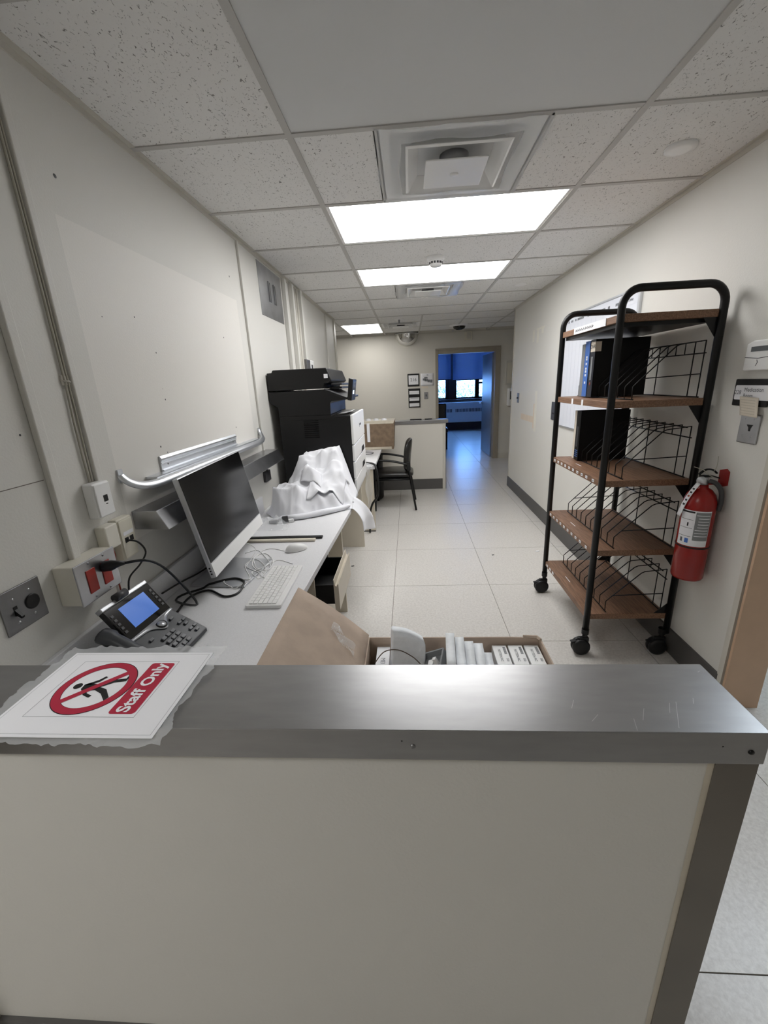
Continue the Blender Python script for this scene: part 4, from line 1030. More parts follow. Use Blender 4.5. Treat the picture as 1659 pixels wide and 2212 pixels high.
for y in (cy0, cy1):
    MB().tube(smooth_path([(-.44, y-.005, .008), (-.425, y, .35), (-.42, y, .60), (-.40, y, .615)], 4), .0125, 8).build('leg', 'black_metal', t)
    MB().tube([(.055, y, .008), (.0, y, .36), (-.03, y, .60)], .0125, 8).build('leg', 'black_metal', t)
    MB().tube(smooth_path([(-.45, y, .612), (-.36, y, .628), (-.2, y, .612), (-.05, y, .575), (-.005, y, .565)], 4), .022, 8, flat=.6).build('armrest', 'black_plastic', t)
    MB().box((-.045, y-.02, .50), (.0, y+.02, .60)).build('arm_bracket', 'black_plastic', t, bevel=.006)
    MB().tube([(-.425, y, .39), (.005, y, .39)], .011, 8).build('side_rail', 'black_metal', t)
t = thing('waste_bin', 'tall black waste bin standing behind the visitor chair', 'bin', (-.46, 5.44, 0))
MB().lathe([(.0005, .012), (.11, .0125), (.118, .03), (.122, .30), (.125, .58), (.121, .58), (.117, .30), (.112, .03), (.0005, .025)], (-.49, 5.445, 0), seg=28).build('shell', 'black_plastic', t)
MB().lathe([(.128, .575), (.130, .59), (.122, .60), (.118, .58)], (-.49, 5.445, 0), seg=28).build('rim', 'black_plastic', t)

# far half wall
t = thing('half_wall', 'cream half-height partition with metal cap at the far end', 'counter', (-.2, 5.95, 0))
HW = .985
MB().box((XL+.014, 5.89, 0), (.500, 6.02, HW-.03)).build('body', 'paint_far', t)
MB().box((XL+.014, 5.872, HW-.048), (.535, 6.06, HW)).build('steel_cap', 'steel_cap', t, bevel=.002)
MB().box((.46, 5.884, 0), (.506, 5.89, HW-.048)).box((.500, 5.884, 0), (.506, 6.02, HW-.048)).build('corner_guard', 'paint_trim', t)
MB().prism([(XL+.014, 5.878, 0), (XL+.014, 5.882, .145), (XL+.014, 5.89, .15), (XL+.014, 5.89, 0)], (.46-XL-.016, 0, 0)).build('baseboard', 'base_rubber', t)
for (xp, w_) in ((898, .16), (925, .1)):
    p = py(xp, 899, 6.0); o = MB().box((p.x-w_/2, 5.93, HW+.001), (p.x+w_/2, 6.0, HW+.012)).build('clipboard', 'black_plastic'); tag(o, 'thin dark clipboard lying on the far half wall', 'clipboard', 'clipboards on the half wall')

# ------------------------------------------------------------------ open cardboard box behind the counter
BX0, BX1, BY0, BY1, BZ = -.172, .448, .86, 1.315, .60
t = thing('cardboard_box', 'large open brown cardboard box behind the counter', 'box', (.13, 1.08, 0))
w = .005
c = MB()
c.box((BX0, BY0, .004), (BX0+w, BY1, BZ)).box((BX1-w, BY0, .004), (BX1, BY1, BZ-.004)).box((BX0, BY0, .004), (BX1, BY0+w, BZ)).box((BX0, BY0, 0.001), (BX1, BY1, .008))
c.build('carton', 'cardboard', t)
MB().prism([(BX0, BY1-w, .004), (BX1, BY1-w, .004), (BX1, BY1-w, BZ-.012), (BX1-.012, BY1-w, BZ-.004), (BX1-.10, BY1-w, BZ-.001), (BX0, BY1-w, BZ)], (0, w, 0)).build('rear_panel', 'cardboard', t)
fd = Vector((-.245, 0, .20))
def flap(u, v):
    p = Vector((BX0, BY0+(BY1-BY0)*v+.012*v, BZ))+fd*u
    return p+Vector((0, .008*math.sin(PI*u), .006*math.sin(PI*u)))
MB().grid(flap, 8, 8).build('flap', 'cardboard', t, solid=.005)
b = MB()
def tape_fn(u, v):
    q = flap(.15+.32*u, .62+.12*v+.10*u); return q+Vector((.004, -.004, .006))+Vector((.003, 0, .006))*math.sin(9*u+7*v)
MB().grid(tape_fn, 12, 6).build('loose_tape', 'film_clear', t)
MB().tube([(BX1-.06, BY1-.002, BZ+.001), (BX1-.012, BY1-.001, BZ-.003), (BX1-.004, BY1-.02, BZ-.002)], .006, 5).build('torn_edge', 'cardboard', t)
# contents
ct = BZ-.02
for k in range(3):
    x = BX1-.012-.056*k; lx = .05
    tt = thing('supply_box', 'small white printed carton standing in a row inside the cardboard box', 'box', (x-lx/2, 1.14, .30), 'white cartons in the cardboard box')
    MB().box((x-lx, 1.09, .0085), (x, 1.298, ct-.005)).build('carton', 'white_plastic', tt, bevel=.002)
    zt = ct-.0048
    MB().box((x-lx+.004, 1.0896, ct-.03), (x-.004, 1.0899, ct-.012)).build('print', 'print_grey', tt)
    text('NITTEN AC', .0130, (x-lx*.60, 1.240, zt), (0, -1, 0), (1, 0, 0), 'print_grey', tt, 'lettering')
    for q_ in range(8):
        MB().box((x-lx*.30, 1.248+.005*q_, zt+.0002), (x-lx*.30+.009, 1.248+.005*q_+.003, zt+.0005)).build('print', 'line_grey', tt)
    text('500', .011, (x-lx*.22, 1.215, zt), (0, -1, 0), (1, 0, 0), 'print_grey', tt, 'lettering')
tt = thing('paper_packet', 'white printed packet standing at the left inside the cardboard box', 'packet', (BX0+.06, 1.2, .3))
MB().box((BX0+.034, 1.09, .0085), (BX0+.080, 1.295, ct-.008)).build('packet', 'paper', tt)
text('MEI', .022, (BX0+.058, 1.215, ct-.008), (0, -1, 0), (1, 0, 0), 'print_grey', tt)
# foam sheet rolls
tt = thing('foam_sheet', 'thick folded white foam sheet sticking up in the cardboard box', 'foam', (0, 1.2, .35))
def foam_fn(u, v):
    a = -.100+.112*u
    return (a+.015+.006*math.sin(8*v), 1.215+.03*u+.012*math.sin(3*v), .025+(.673-.055*u*u-.01*u)*v)
MB().grid(foam_fn, 16, 12).build('sheet', 'foam', tt, solid=.03, sub=1)
for k in range(5):
    tt = thing('foam_strip', 'white foam strip stacked on edge in the middle of the cardboard box', 'foam', (.15, 1.2, .35), 'foam strips in the cardboard box')
    x0_ = .122+.0318*k; hz = [.675, .662, .648, .640, .60][k]
    def fs_fn(u, v, x0_=x0_, hz=hz, k=k):
        return (x0_-.014*v*v+.010*u, 1.07+.165*u, .025+(hz-.025)*v*(1-.012*(1-u))+.004*math.sin(9*u+k)*v)
    MB().grid(fs_fn, 8, 12).build('strip', 'foam', tt, solid=.029, sub=1)
tt = thing('grey_tray', 'grey moulded plastic tray holding a white connector in the cardboard box', 'tray', (.07, 1.2, .4))
tc_ = Vector((.062, 1.19, .565)); ax_ = Vector((.8, -.25, .45)).normalized(); ay_ = Vector((.2, .95, .15)); ay_ = (ay_-ax_*ay_.dot(ax_)).normalized(); az_ = ax_.cross(ay_)
MB().ob(tc_, ax_, ay_, az_, .042, .05, .003).ob(tc_+ax_*.042+az_*.012, ax_, ay_, az_, .003, .05, .014).ob(tc_+ay_*.05+az_*.012, ax_, ay_, az_, .042, .003, .014).build('tray', 'binder_grey', tt)
MB().ob(tc_+az_*.014, ax_, ay_, az_, .01, .012, .01).ob(tc_+az_*.02+ax_*.02, ax_, ay_, az_, .006, .006, .016).build('connector', 'white_plastic', tt)
o = MB().tube(smooth_path([pz(810, 1432, .60), pz(830, 1408, .62), pz(860, 1404, .63), pz(890, 1418, .61), pz(908, 1434, .60)]), .0018, 6).build('thin_wire', 'bark'); tag(o, 'thin brown wire arching over the foam in the box', 'wire')

# ================================================================== CHART CART
t = thing('chart_cart', 'black tubular rolling chart cart with five wood-grain shelves', 'cart', (1.15, 2.4, 0))
CXA, CXB, CYN, CYB = .936, 1.362, 2.040, 2.755
rT = .0165
def uframe(Y, zt):
    r = .075; pts = [(CXA, Y, .13), (CXA, Y, zt-r)]
    pts += [(CXA+r-r*math.cos(a), Y, zt-r+r*math.sin(a)) for a in [PI/2*i/8 for i in range(1, 9)]]
    pts += [(CXB-r+r*math.sin(a), Y, zt-r+r*math.cos(a)) for a in [PI/2*i/8 for i in range(0, 9)]]
    pts += [(CXB, Y, .13)]
    return pts
MB().tube(uframe(CYN, 1.835), rT, 12).build('end_frame', 'black_metal', t)
MB().tube(uframe(CYB, 1.835), rT, 12).build('end_frame', 'black_metal', t)
SH = [1.735, 1.363, .985, .617, .245]
for k, z in enumerate(SH):
    so = MB().box((CXA-.004, CYN+.002, z-.032), (CXB-.012, CYB-.002, z)).build('shelf', 'wood', t, bevel=.002)
    if k in (0,):
        MB().box((CXA+.01, CYN+.03, z-.05), (CXB-.02, CYB-.03, z-.033)).build('shelf_support', 'black_metal', t)
    # brackets at the wall side and front
    for Y, s in ((CYN, 1), (CYB, -1)):
        zz = z-.032 if k < 4 else z
        d = -.085 if k < 4 else .06
        MB().prism([(CXB-.012, Y+s*.004, zz), (CXB-.075, Y+s*.004, zz), (CXB-.012, Y+s*.004, zz+d)], (0, s*.004, 0)).build('bracket', 'black_metal', t)
    # shelf labels
    if k in (2, 3):
        for q in range(10):
            y = CYB-.045-.062*q-.02*(q > 8)
            MB().box((CXA-.0055, y-.012, z-.023), (CXA-.0042, y+.012, z-.009)).build('label', 'paper', so)
            MB().box((CXA-.0058, y-.008, z-.018), (CXA-.0054, y+.008, z-.0145)).build('label_print', 'line_grey', so)
    if k == 4:
        for y in (2.70, 2.64, 2.585): MB().box((CXA-.0055, y-.014, z-.024), (CXA-.0042, y+.014, z-.008)).build('label', 'paper', so)
    if k == 1:
        for y in (2.50, 2.36): MB().box((CXA-.0055, y-.012, z-.032), (CXA-.0042, y+.012, z-.002)).build('label', 'paper', so)
    if k == 0:
        o = MB().box((CXA-.0065, 2.17, z-.032), (CXA-.0042, 2.56, z+.001)).build('label_card', 'paper', so)
        lab(o, 'long paper strip with handwritten letters')
        for q in range(9):
            y = 2.535-.026*q
            MB().tube([(CXA-.0068, y, z-.022), (CXA-.0068, y-.006, z-.008), (CXA-.0068, y-.012, z-.02), (CXA-.0068, y-.02, z-.012)], .0011, 4).build('handwriting', 'ink', so)
    if k > 1:
        MB().box((CXA+.045, 2.42, z+.0002), (CXA+.049, 2.50, z+.0006)).build('label', 'paper', so)
# casters
for (X, Y) in ((CXA, CYN), (CXB-.02, CYN), (CXA, CYB), (CXB-.02, CYB)):
    s = -1
    MB().lathe([(.019, .155), (.019, .125), (.013, .12), (.013, .108)], (X, Y, 0), seg=16).build('stem_collar', 'black_plastic', t)
    MB().cyl((X, Y, .108), (X, Y, .120), .010).build('stem', 'steel', t)
    xo = X-.018
    MB().ob((X-.008, Y-.002, .085), (1, 0, 0), (0, 1, 0), (0, 0, 1), .03, .012, .022).build('caster_fork', 'black_plastic', t, bevel=.008)
    for s in (-1, 1):
        MB().lathe([(.0005, .026), (.03, .027), (.044, .024), (.0475, .016), (.0475, .006), (.044, .002), (.0005, .002)], (xo, Y, .0476), (0, s, 0), seg=28).build('caster_wheel', 'black_plastic', t)
    MB().ob((xo-.04, Y, .078), (1, 0, .2), (0, 1, 0), (-.2, 0, 1), .016, .012, .004).build('brake_lever', 'black_plastic', t, bevel=.003)
# wire racks, one on each of the lower four shelves
def rod(name, pts, r, par): return MB().tube(pts, r, 6).build(name, 'black_metal', par)
for k in (1, 2, 3, 4):
    z = SH[k]
    rk = thing('wire_rack', ['', 'black wire rack on the upper shelf behind the binders', 'black wire rack on the middle shelf beside the single binder', 'empty black wire rack on the second lowest shelf', 'empty black wire rack on the lowest shelf'][k], 'rack', (1.19, 2.4, z))
    r = .0026
    ys = [2.068+.0705*i for i in range(10)]
    for y in ys:
        rod('divider', smooth_path([(1.040, y, z+.004), (1.039, y, z+.062)], 1)+[Vector((1.072, y, z+.096)), Vector((1.205, y, z+.228)), Vector((1.222, y, z+.236)), Vector((1.331, y, z+.248)), Vector((1.3315, y, z+.195))], r, rk)
    for (x, zz) in ((1.040, .004), (1.330, .004), (1.331, .195), (1.305, .245)):
        rod('cross_rod', [(x, ys[0]-.012, z+zz), (x, ys[-1]+.012, z+zz)], r*1.15, rk)
    for y in (ys[0], ys[1], ys[5], ys[-1]):
        rod('upright', [(1.3315, y, z+.248), (1.330, y, z+.004)], r, rk)
    for y in (ys[0], ys[-1]):
        rod('side_rod', [(1.072, y, z+.096), (1.331, y, z+.106), (1.331, y, z+.07)], r, rk)

# binders
def binder(y0, y1, x0, x1, z, h, mat, label, lean=0, spine=None):
    t = thing('binder', label, 'binder', ((x0+x1)/2, (y0+y1)/2, z))
    def S(y, zz): return y+lean*(zz-z)
    b = MB()
    for (a, c) in ((y0, y0+.003), (y1-.003, y1)):
        b.prism([(x0, S(a, z), z+.001), (x1, S(a, z), z+.001), (x1, S(a, z+h), z+h), (x0, S(a, z+h), z+h)], (0, c-a, 0))
    b.build('cover', mat, t, bevel=.0008)
    sp = MB().prism([(x0, S(y0, z), z+.001), (x0, S(y1, z), z+.001), (x0, S(y1, z+h), z+h), (x0, S(y0, z+h), z+h)], (.003, 0, 0)).build('spine', spine or mat, t)
    MB().prism([(x0+.02, S(y0+.004, z), z+.006), (x1-.012, S(y0+.004, z), z+.006), (x1-.012, S(y0+.004, z+h), z+h-.006), (x0+.02, S(y0+.004, z+h), z+h-.006)], (0, y1-y0-.008, 0)).build('pages', 'paper_warm', t)
    return t, sp
z2 = SH[1]+.006
b1, _ = binder(2.566, 2.628, 1.010, 1.285, z2, .285, 'binder_grey', 'grey binder at the far end of the upper shelf')
b2, s2 = binder(2.495, 2.557, 1.000, 1.280, z2, .295, 'binder_blue', 'bright blue binder between grey and black binders')
for q, z in enumerate((.07, .11, .13, .145, .17, .195, .205)):
    MB().box((.9993, 2.517, z2+z), (.9998, 2.535, z2+z+.012)).build('spine_mark', 'whiteboard', b2)
b3, s3 = binder(2.425, 2.487, 1.000, 1.280, z2, .297, 'binder_black', 'black binder labelled DNR on the upper shelf', spine='binder_navy')
o = MB().box((.9985, 2.4235, z2+.235), (.9997, 2.480, z2+.285)).box((.9985, 2.4235, z2+.235), (1.03, 2.4248, z2+.285)).build('title_label', 'paper_warm', b3)
text('DNR', .028, (.9984, 2.453, z2+.260), (0, -1, 0), (0, 0, 1), 'ink', b3)
MB().box((.9988, 2.446, z2+.09), (.9997, 2.466, z2+.21)).build('spine_pocket', 'binder_grey', b3)
MB().lathe([(.008, 0), (.005, .001), (.0003, .001)], (.9995, 2.456, z2+.07), (-1, 0, 0), seg=14).build('finger_hole', 'cable_red', b3)
z3 = SH[2]+.006
b4, _ = binder(2.636, 2.672, 1.020, 1.295, z3, .290, 'binder_grey', 'pale worn binder leaning behind the black binder', spine='paper_warm')
b5, _ = binder(2.566, 2.628, 1.015, 1.295, z3, .292, 'binder_black', 'single black binder on the middle cart shelf')
MB().box((1.0138, 2.585, z3+.08), (1.0147, 2.610, z3+.20)).build('spine_pocket', 'dark_grey', b5)
for q in range(4): MB().box((1.0140, 2.578, z3+.02+.012*q), (1.0147, 2.616, z3+.024+.012*q)).build('spine_mark', 'binder_blue', b5)

# ================================================================== RIGHT WALL FITTINGS
t = thing('whiteboard', 'large white dry-erase board with grid behind the cart', 'whiteboard', (XR, 3.42, 1.06))
y0, y1, z0, z1 = 2.83, 4.07, 1.055, 1.965
MB().box((XR-.010, y0, z0), (XR-.001, y1, z1)).build('panel', 'whiteboard', t)
fb = MB().box((XR-.016, y0-.022, z0-.01), (XR-.001, y0, z1+.012)).box((XR-.016, y1, z0-.01), (XR-.001, y1+.012, z1+.012)).box((XR-.016, y0, z1), (XR-.001, y1, z1+.012)).box((XR-.016, y0, z0-.012), (XR-.001, y1, z0))
fb.build('frame', 'alu', t)
for k in range(14):
    z = z1-.075-.06*k; MB().box((XR-.0106, y0+.005, z), (XR-.0101, y1-.005, z+.0012)).build('grid_line', 'line_pale', t)
for y in (2.98, 3.18, 3.30, 3.42, 3.50, 3.60, 3.68, 3.76, 3.84, 3.92):
    MB().box((XR-.0106, y, z0+.005), (XR-.0101, y+.0012, z1-.075)).build('grid_line', 'line_pale', t)
text('Other', .026, (XR-.0105, 2.925, z1-.045), (0, -1, 0), (0, 0, 1), 'print_grey', t)
for (y, w_) in ((3.03, .10), (3.21, .03), (3.28, .08), (3.42, .035), (3.55, .03), (3.65, .13), (3.80, .035), (3.87, .05), (3.95, .03), (4.01, .035)):
    n_ = max(2, int(w_/.013))
    for q in range(n_): MB().box((XR-.0107, y+q*w_/n_, z1-.053), (XR-.0102, y+(q+.72)*w_/n_, z1-.036)).build('heading_mark', 'print_grey', t)
MB().box((XR-.012, 3.93, 1.79), (XR-.0101, 3.95, 1.82)).build('magnet', 'black_plastic', t)

# wall file / intercom plate beyond the board
t = thing('wall_phone_plate', 'small dark grey wall unit beyond the whiteboard', 'wall plate', (XR, 4.2, 1.08))
MB().box((XR-.012, 4.12, 1.08), (XR, 4.26, 1.25)).build('plate', 'dark_grey', t, bevel=.003)
for k in range(5): MB().box((XR-.0135, 4.14+.02*k, 1.135), (XR-.012, 4.148+.02*k, 1.15)).build('button', 'black_plastic', t)
t = thing('light_switch', 'steel light switch on the right wall near the far corner', 'wall switch', (XR, 5.6, 1.19))
MB().box((XR-.005, 5.55, 1.18), (XR, 5.64, 1.30)).build('plate', 'steel_dull', t, bevel=.002)
MB().box((XR-.02, 5.588, 1.23), (XR-.005, 5.602, 1.25)).build('toggle', 'black_plastic', t)
# paint patches and marks
MB().box((XR-.0008, 4.90, .99), (XR+.001, 5.42, 1.06)).box((XR-.0010, 4.86, .93), (XR+.0012, 4.90, 1.2)).build('paint_patch', 'patch_tan', wr)
MB().box((XR-.0006, 4.78, .90), (XR+.001, 4.86, 1.34)).build('paint_patch', 'paint_patch', wr)
for (y, h_) in ((5.02, .12), (4.86, .14), (4.70, .06)): MB().box((XR-.0006, y, 1.98-h_), (XR+.001, y+.07, 1.98)).build('paint_patch', 'paint_patch', wr)
MB().box((XR-.0009, 4.66, 1.965), (XR+.0013, 4.95, 1.985)).build('paint_patch', 'paint_patch', wr)

# thermostat
t = thing('thermostat', 'white wall thermostat with grey display above the room sign', 'thermostat', (XR, 1.86, 1.475))
y0, y1, z0, z1 = 1.745, 1.885, 1.475, 1.588
pr_ = [(y0, z0), (y1, z0), (y1, z1-.012), (y1-.03, z1), (y0+.03, z1), (y0, z1-.012)]
MB().prism([(XR-.026, y, z) for y, z in pr_], (.026, 0, 0)).build('case', 'white_plastic', t, bevel=.004)
MB().box((XR-.0275, y0+.02, 1.542), (XR-.0262, y1-.022, 1.570)).build('bezel', 'white_plastic', t)
MB().box((XR-.0283, y0+.026, 1.546), (XR-.0275, y1-.028, 1.565)).build('display', 'lcd_grey', t)
MB().tube([(XR-.0265, y1-.002, 1.526), (XR-.0268, (y0+y1)/2, 1.520), (XR-.0265, y0+.002, 1.526)], .0012, 5).build('flap_line', 'print_grey', t)
MB().tube([(XR-.0265, 1.82, 1.515), (XR-.0268, 1.815, 1.505), (XR-.0265, 1.822, 1.492)], .0012, 5).build('flap_grip', 'print_grey', t)
# room sign
t = thing('room_sign', 'black framed sign reading 228 Medication Room', 'sign', (XR, 1.84, 1.33))
MB().box((XR-.008, 1.75, 1.334), (XR, 1.934, 1.442)).build('backing', 'black_plastic', t, bevel=.004)
MB().prism([(XR-.0088, y, z) for y, z in rrect(1.834, 1.388, .182, .058, .006)], (.001, 0, 0)).build('insert', 'paper', t)
text('228', .024, (XR-.0089, 1.907, 1.388), (0, -1, 0), (0, 0, 1), 'print_grey', t)
text('Medication', .0225, (XR-.0089, 1.876, 1.399), (0, -1, 0), (0, 0, 1), 'print_grey', t, align='LEFT')
text('Room', .0205, (XR-.0089, 1.876, 1.376), (0, -1, 0), (0, 0, 1), 'print_grey', t, align='LEFT')
t = thing('paper_note', 'cream printed note stuck to the lower edge of the room sign', 'note', (XR, 1.80, 1.29))
def note(u, v): return (XR-.0095-.016*(1-v)*(.6+.4*u), 1.872-.10*u-.012*(1-v)+.02*v, 1.298+.075*v-.004*u)
MB().grid(note, 6, 6).build('note', 'paper_warm', t, solid=.0008)
for k in range(6):
    MB().add([tuple(Vector(note(u, v))+Vector((-.0012, 0, 0))) for (u, v) in ((.06, .12+.14*k), (.85, .12+.14*k), (.85, .15+.14*k), (.06, .15+.14*k))], [(0, 3, 2, 1)]).build('print_line', 'tape', t)
# steel switch plate below the note
t = thing('switch_plate', 'steel plate with black toggle below the paper note', 'wall switch', (XR, 1.81, 1.18))
MB().box((XR-.007, 1.765, 1.185), (XR, 1.868, 1.305)).build('plate', 'steel', t, bevel=.004)
MB().prism([(XR-.0085, 1.795, 1.262), (XR-.0085, 1.826, 1.262), (XR-.0085, 1.815, 1.250), (XR-.0085, 1.813, 1.236), (XR-.0085, 1.806, 1.236), (XR-.0085, 1.804, 1.250)], (.002, 0, 0)).build('toggle', 'black_plastic', t)
for (y, z) in ((1.795, 1.285), (1.84, 1.285), (1.795, 1.215), (1.84, 1.215)): MB().lathe([(.004, 0), (.0003, .0015)], (XR-.007, y, z), (-1, 0, 0), seg=10).build('screw', 'steel', t)

# ------------------------------------------------------------------ fire extinguisher
EX, EY = XR-.082, 1.905
t = thing('fire_extinguisher', 'red fire extinguisher with white label hung on the right wall', 'fire extinguisher', (EX, EY, .50))
zb = .535
MB().lathe([(.0005, zb+.006), (.062, zb), (.066, zb+.01), (.066, zb+.36), (.064, zb+.38), (.055, zb+.41), (.038, zb+.432), (.022, zb+.442), (.020, zb+.455), (.0005, zb+.456)], (EX, EY, 0), seg=40).build('cylinder', 'extinguisher_red', t)
lb_ = MB(); a_c = math.atan2(-EY, -EX)
lz0, lz1 = zb+.175, zb+.345
def lpatch(a0, a1, za, zb_, r=.0664):
    return MB().lathe([(r, za), (r, zb_)], (EX, EY, 0), seg=16, a0=a0, a1=a1, ref=(1, 0, 0))
aL = a_c-1.05; aM = a_c-.10; aR = a_c+.85
lo = lpatch(aL, aR, lz0, lz1).build('label', 'paper', t); lab(lo, 'white instruction label')
lpatch(aM+.04, aR-.02, lz0+.03, lz1-.006, .0666).build('label_text_block', 'binder_grey', lo)
for k in range(8): lpatch(aM+.10+.12*(k in (3, 4, 5, 6)), aR-.08, lz0+.05+.014*k, lz0+.053+.014*k, .0668).build('label_text_line', 'paper', lo)
lpatch(aL+.02, aM-.03, lz1-.012, lz1-.004, .0666).build('label_header', 'ink', lo)
for z in (lz0+.045, lz0+.085, lz0+.125): lpatch(aL+.06, aM-.06, z, z+.0016, .0666).build('label_rule', 'ink', lo)
lpatch(aL+.55, aL+.64, lz0+.095, lz0+.112, .0666).build('label_pictogram', 'ink', lo)
lpatch(aL+.24, aL+.40, lz0+.016, lz0+.036, .0666).build('label_icon', 'print_grey', lo)
lpatch(aL+.55, aL+.78, lz0+.014, lz0+.036, .0666).build('label_icon', 'binder_blue', lo)
MB().lathe([(.0663, lz0-.012), (.0680, lz0-.011), (.0680, lz0-.006), (.0663, lz0-.005)], (EX, EY, 0), seg=40).build('strap', 'black_plastic', t)
zt = zb+.455
MB().cyl((EX, EY, zt-.005), (EX, EY, zt+.035), .017).build('valve', 'silver', t)
MB().lathe([(.018, 0), (.018, .012), (.0005, .013)], (EX-.015, EY-.01, zt+.022), (-.8, -.6, 0), seg=18).build('gauge', 'silver', t)
MB().prism([(EX-.02, EY-.008, zt+.036), (EX+.03, EY-.008, zt+.034), (EX+.062, EY-.008, zt+.026), (EX+.062, EY-.008, zt+.032), (EX+.03, EY-.008, zt+.042), (EX-.02, EY-.008, zt+.045)], (0, .016, 0)).build('carry_handle', 'black_metal', t)
MB().tube(smooth_path([(EX-.025, EY, zt+.048), (EX, EY, zt+.068), (EX+.03, EY, zt+.066), (EX+.05, EY, zt+.05)], 4), .007, 8, flat=.6).build('lever', 'black_metal', t)
MB().tube(smooth_path([(EX+.01, EY-.018, zt+.02), (EX+.03, EY-.035, zt+.012), (EX+.047, EY-.05, zt-.02), (EX+.054, EY-.052, zt-.07), (EX+.05, EY-.052, zt-.11)], 5), .010, 10).build('hose', 'dark_grey', t)
MB().grid(lambda u, v: (EX-.035-.045*v-.02*v*(1-v)+.012*u*.2, EY-.02+.03*(u-.5)+.03*v, zt+.012-.16*v+.01*math.sin(3*v)), 3, 12).build('inspection_tag', 'paper', t, solid=.0008)
for k in range(5):
    v = .18+.12*k; f_ = lambda u, v: Vector((EX-.0362-.045*v-.02*v*(1-v)+.012*u*.2, EY-.021+.03*(u-.5)+.03*v, zt+.012-.16*v+.01*math.sin(3*v)))
    MB().add([f_(.25, v), f_(.75, v), f_(.75, v+.05), f_(.25, v+.05)], [(0, 1, 2, 3)]).build('tag_mark', 'ink' if k != 2 else 'cable_red', t)
MB().tube(smooth_path([(EX-.06, EY-.01, zt+.085), (EX-.02, EY-.015, zt+.07), (EX, EY-.02, zt+.05), (EX+.03, EY-.018, zt+.035), (EX+.045, EY-.01, zt+.03)], 5), .0016, 5).build('seal_tie', 'cord_grey', t)
MB().tube(smooth_path([(EX+.02, EY-.02, zt+.062), (EX+.03, EY-.02, zt+.085), (EX+.03, EY-.018, zt+.13)], 5), .0013, 5).build('seal_tie', 'cord_grey', t)
MB().prism([(XR-.001, EY-.035, zt+.0), (XR-.001, EY-.005, zt-.012), (XR-.001, EY+.02, zt-.01), (XR-.001, EY+.022, zt+.06), (XR-.001, EY-.015, zt+.072), (XR-.001, EY-.034, zt+.06)], (-.005, 0, 0)).build('wall_bracket', 'bracket_red', t)
MB().box((EX+.015, EY-.012, zt+.0), (XR-.002, EY+.012, zt+.006)).build('bracket_arm', 'bracket_red', t)

# ================================================================== FAR WALL FITTINGS
t = thing('room_number_sign', 'black framed white sign reading 216 beside the far doorway', 'sign', (.096, YF, 1.42))
MB().box((-.014, YF-.012, 1.42), (.207, YF, 1.646)).build('frame', 'black_plastic', t, bevel=.004)
MB().box((.006, YF-.014, 1.452), (.187, YF-.0122, 1.618)).build('card', 'paper', t)
text('216', .078, (.096, YF-.0142, 1.535), (1, 0, 0), (0, 0, 1), 'ink', t)
o = MB().grid(lambda u, v: (.232+.245*u, YF-.004-.01*math.sin(3*u)*(1-v), 1.42+.222*v), 6, 6).build('paper_sheet', 'paper', solid=.001); tag(o, 'white sheet with a small picture pinned beside the 216 sign', 'paper')
for (x, z, w_, h_) in ((.27, 1.535, .05, .035), (.31, 1.52, .06, .04), (.36, 1.505, .045, .045), (.41, 1.50, .04, .05), (.30, 1.565, .06, .03), (.345, 1.612, .03, .012)):
    MB().box((x, YF-.0165, z-h_/2), (x+w_, YF-.016, z+h_/2)).build('picture_print', 'line_grey', o)
o = MB().box((.245, YF-.006, 1.375), (.37, YF-.001, 1.415)).build('paper_strip', 'paper_warm'); tag(o, 'small paper strip pinned below the white sheet', 'paper')
t = thing('name_holder', 'black wall holder with three white name slips', 'holder', (.105, YF, 1.03))
MB().box((-.006, YF-.012, 1.03), (.217, YF, 1.379)).build('frame', 'black_plastic', t, bevel=.003)
for k, z in enumerate((1.275, 1.155, 1.05)):
    MB().box((.012, YF-.0145, z), (.199, YF-.0122, z+.062)).build('slip', 'paper', t)
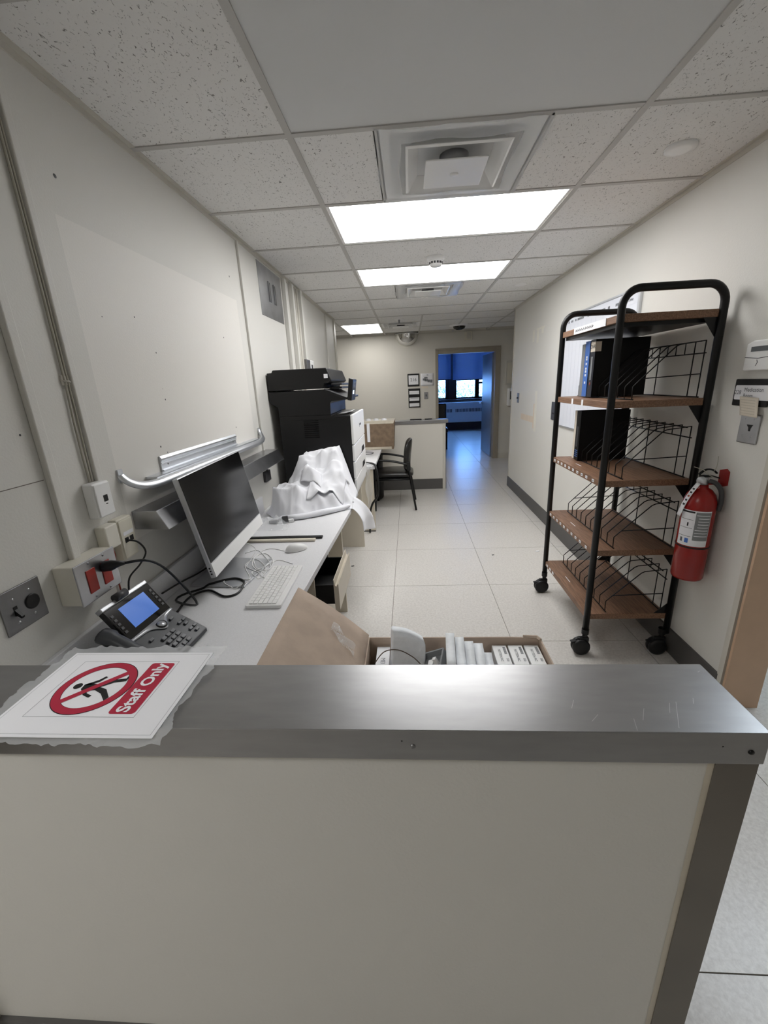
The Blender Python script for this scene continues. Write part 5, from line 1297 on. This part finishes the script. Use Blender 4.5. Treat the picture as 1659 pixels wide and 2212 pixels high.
MB().box((.03, YF-.015, 1.20), (.18, YF-.0146, 1.208)).build('writing', 'print_grey', t)
t = thing('light_switch', 'grey light switch plate beside the far doorway', 'wall switch', (.33, YF, 1.18))
MB().box((.295, YF-.005, 1.178), (.368, YF, 1.305)).build('plate', 'steel_dull', t, bevel=.002)
MB().box((.322, YF-.014, 1.225), (.342, YF-.005, 1.262)).build('toggle', 'dark_grey', t)
t = thing('wall_sounder', 'small beige box with grille above the far doorway', 'alarm', (1.105, YF, 2.18))
MB().box((1.04, YF-.05, 2.18), (1.175, YF, 2.325)).build('case', 'box_ivory', t, bevel=.004)
MB().box((1.075, YF-.053, 2.20), (1.145, YF-.0502, 2.31)).build('grille', 'paint_trim', t)
p0 = py(1093, 780, YF); p1 = py(1112, 830, YF)
t = thing('wall_panel', 'pale framed wall panel right of the far doorway', 'wall panel', (p0.x+.1, YF, p1.z))
MB().box((p0.x, YF-.03, p1.z), (p1.x+.15, YF, p0.z)).build('case', 'paint_trim', t, bevel=.004)
MB().box((p0.x+.025, YF-.033, p1.z+.03), (p1.x+.12, YF-.0302, p0.z-.03)).build('face', 'box_ivory', t)
p0 = py(1095, 838, YF); p1 = py(1110, 876, YF)
t = thing('soap_dispenser', 'pale grey dispenser on the far wall past the doorway', 'dispenser', (p0.x+.1, YF, p1.z))
MB().box((p0.x, YF-.10, p1.z), (p0.x+.2, YF, p0.z)).build('case', 'white_plastic', t, bevel=.02)
MB().box((p0.x+.04, YF-.104, p1.z+.12), (p0.x+.16, YF-.1002, p0.z-.06)).build('window', 'dark_grey', t)
# small litter on the floor
for (a, b, s, m_, lb) in ((762, 1223, .012, 'dark_grey', 'small dark scuff scrap on the floor beside the open drawer'), (1065, 1199, .009, 'dark_grey', 'small dark scrap in the middle of the floor'), (1161, 1191, .016, 'paper', 'scrap of white paper on the floor beside the cart')):
    p = pz(a, b, 0); o = MB().ob((p.x, p.y, .002), (1, .3, 0), (-.3, 1, 0), (0, 0, 1), s, s*.6, .0015).build('floor_scrap', m_); tag(o, lb, 'scrap')
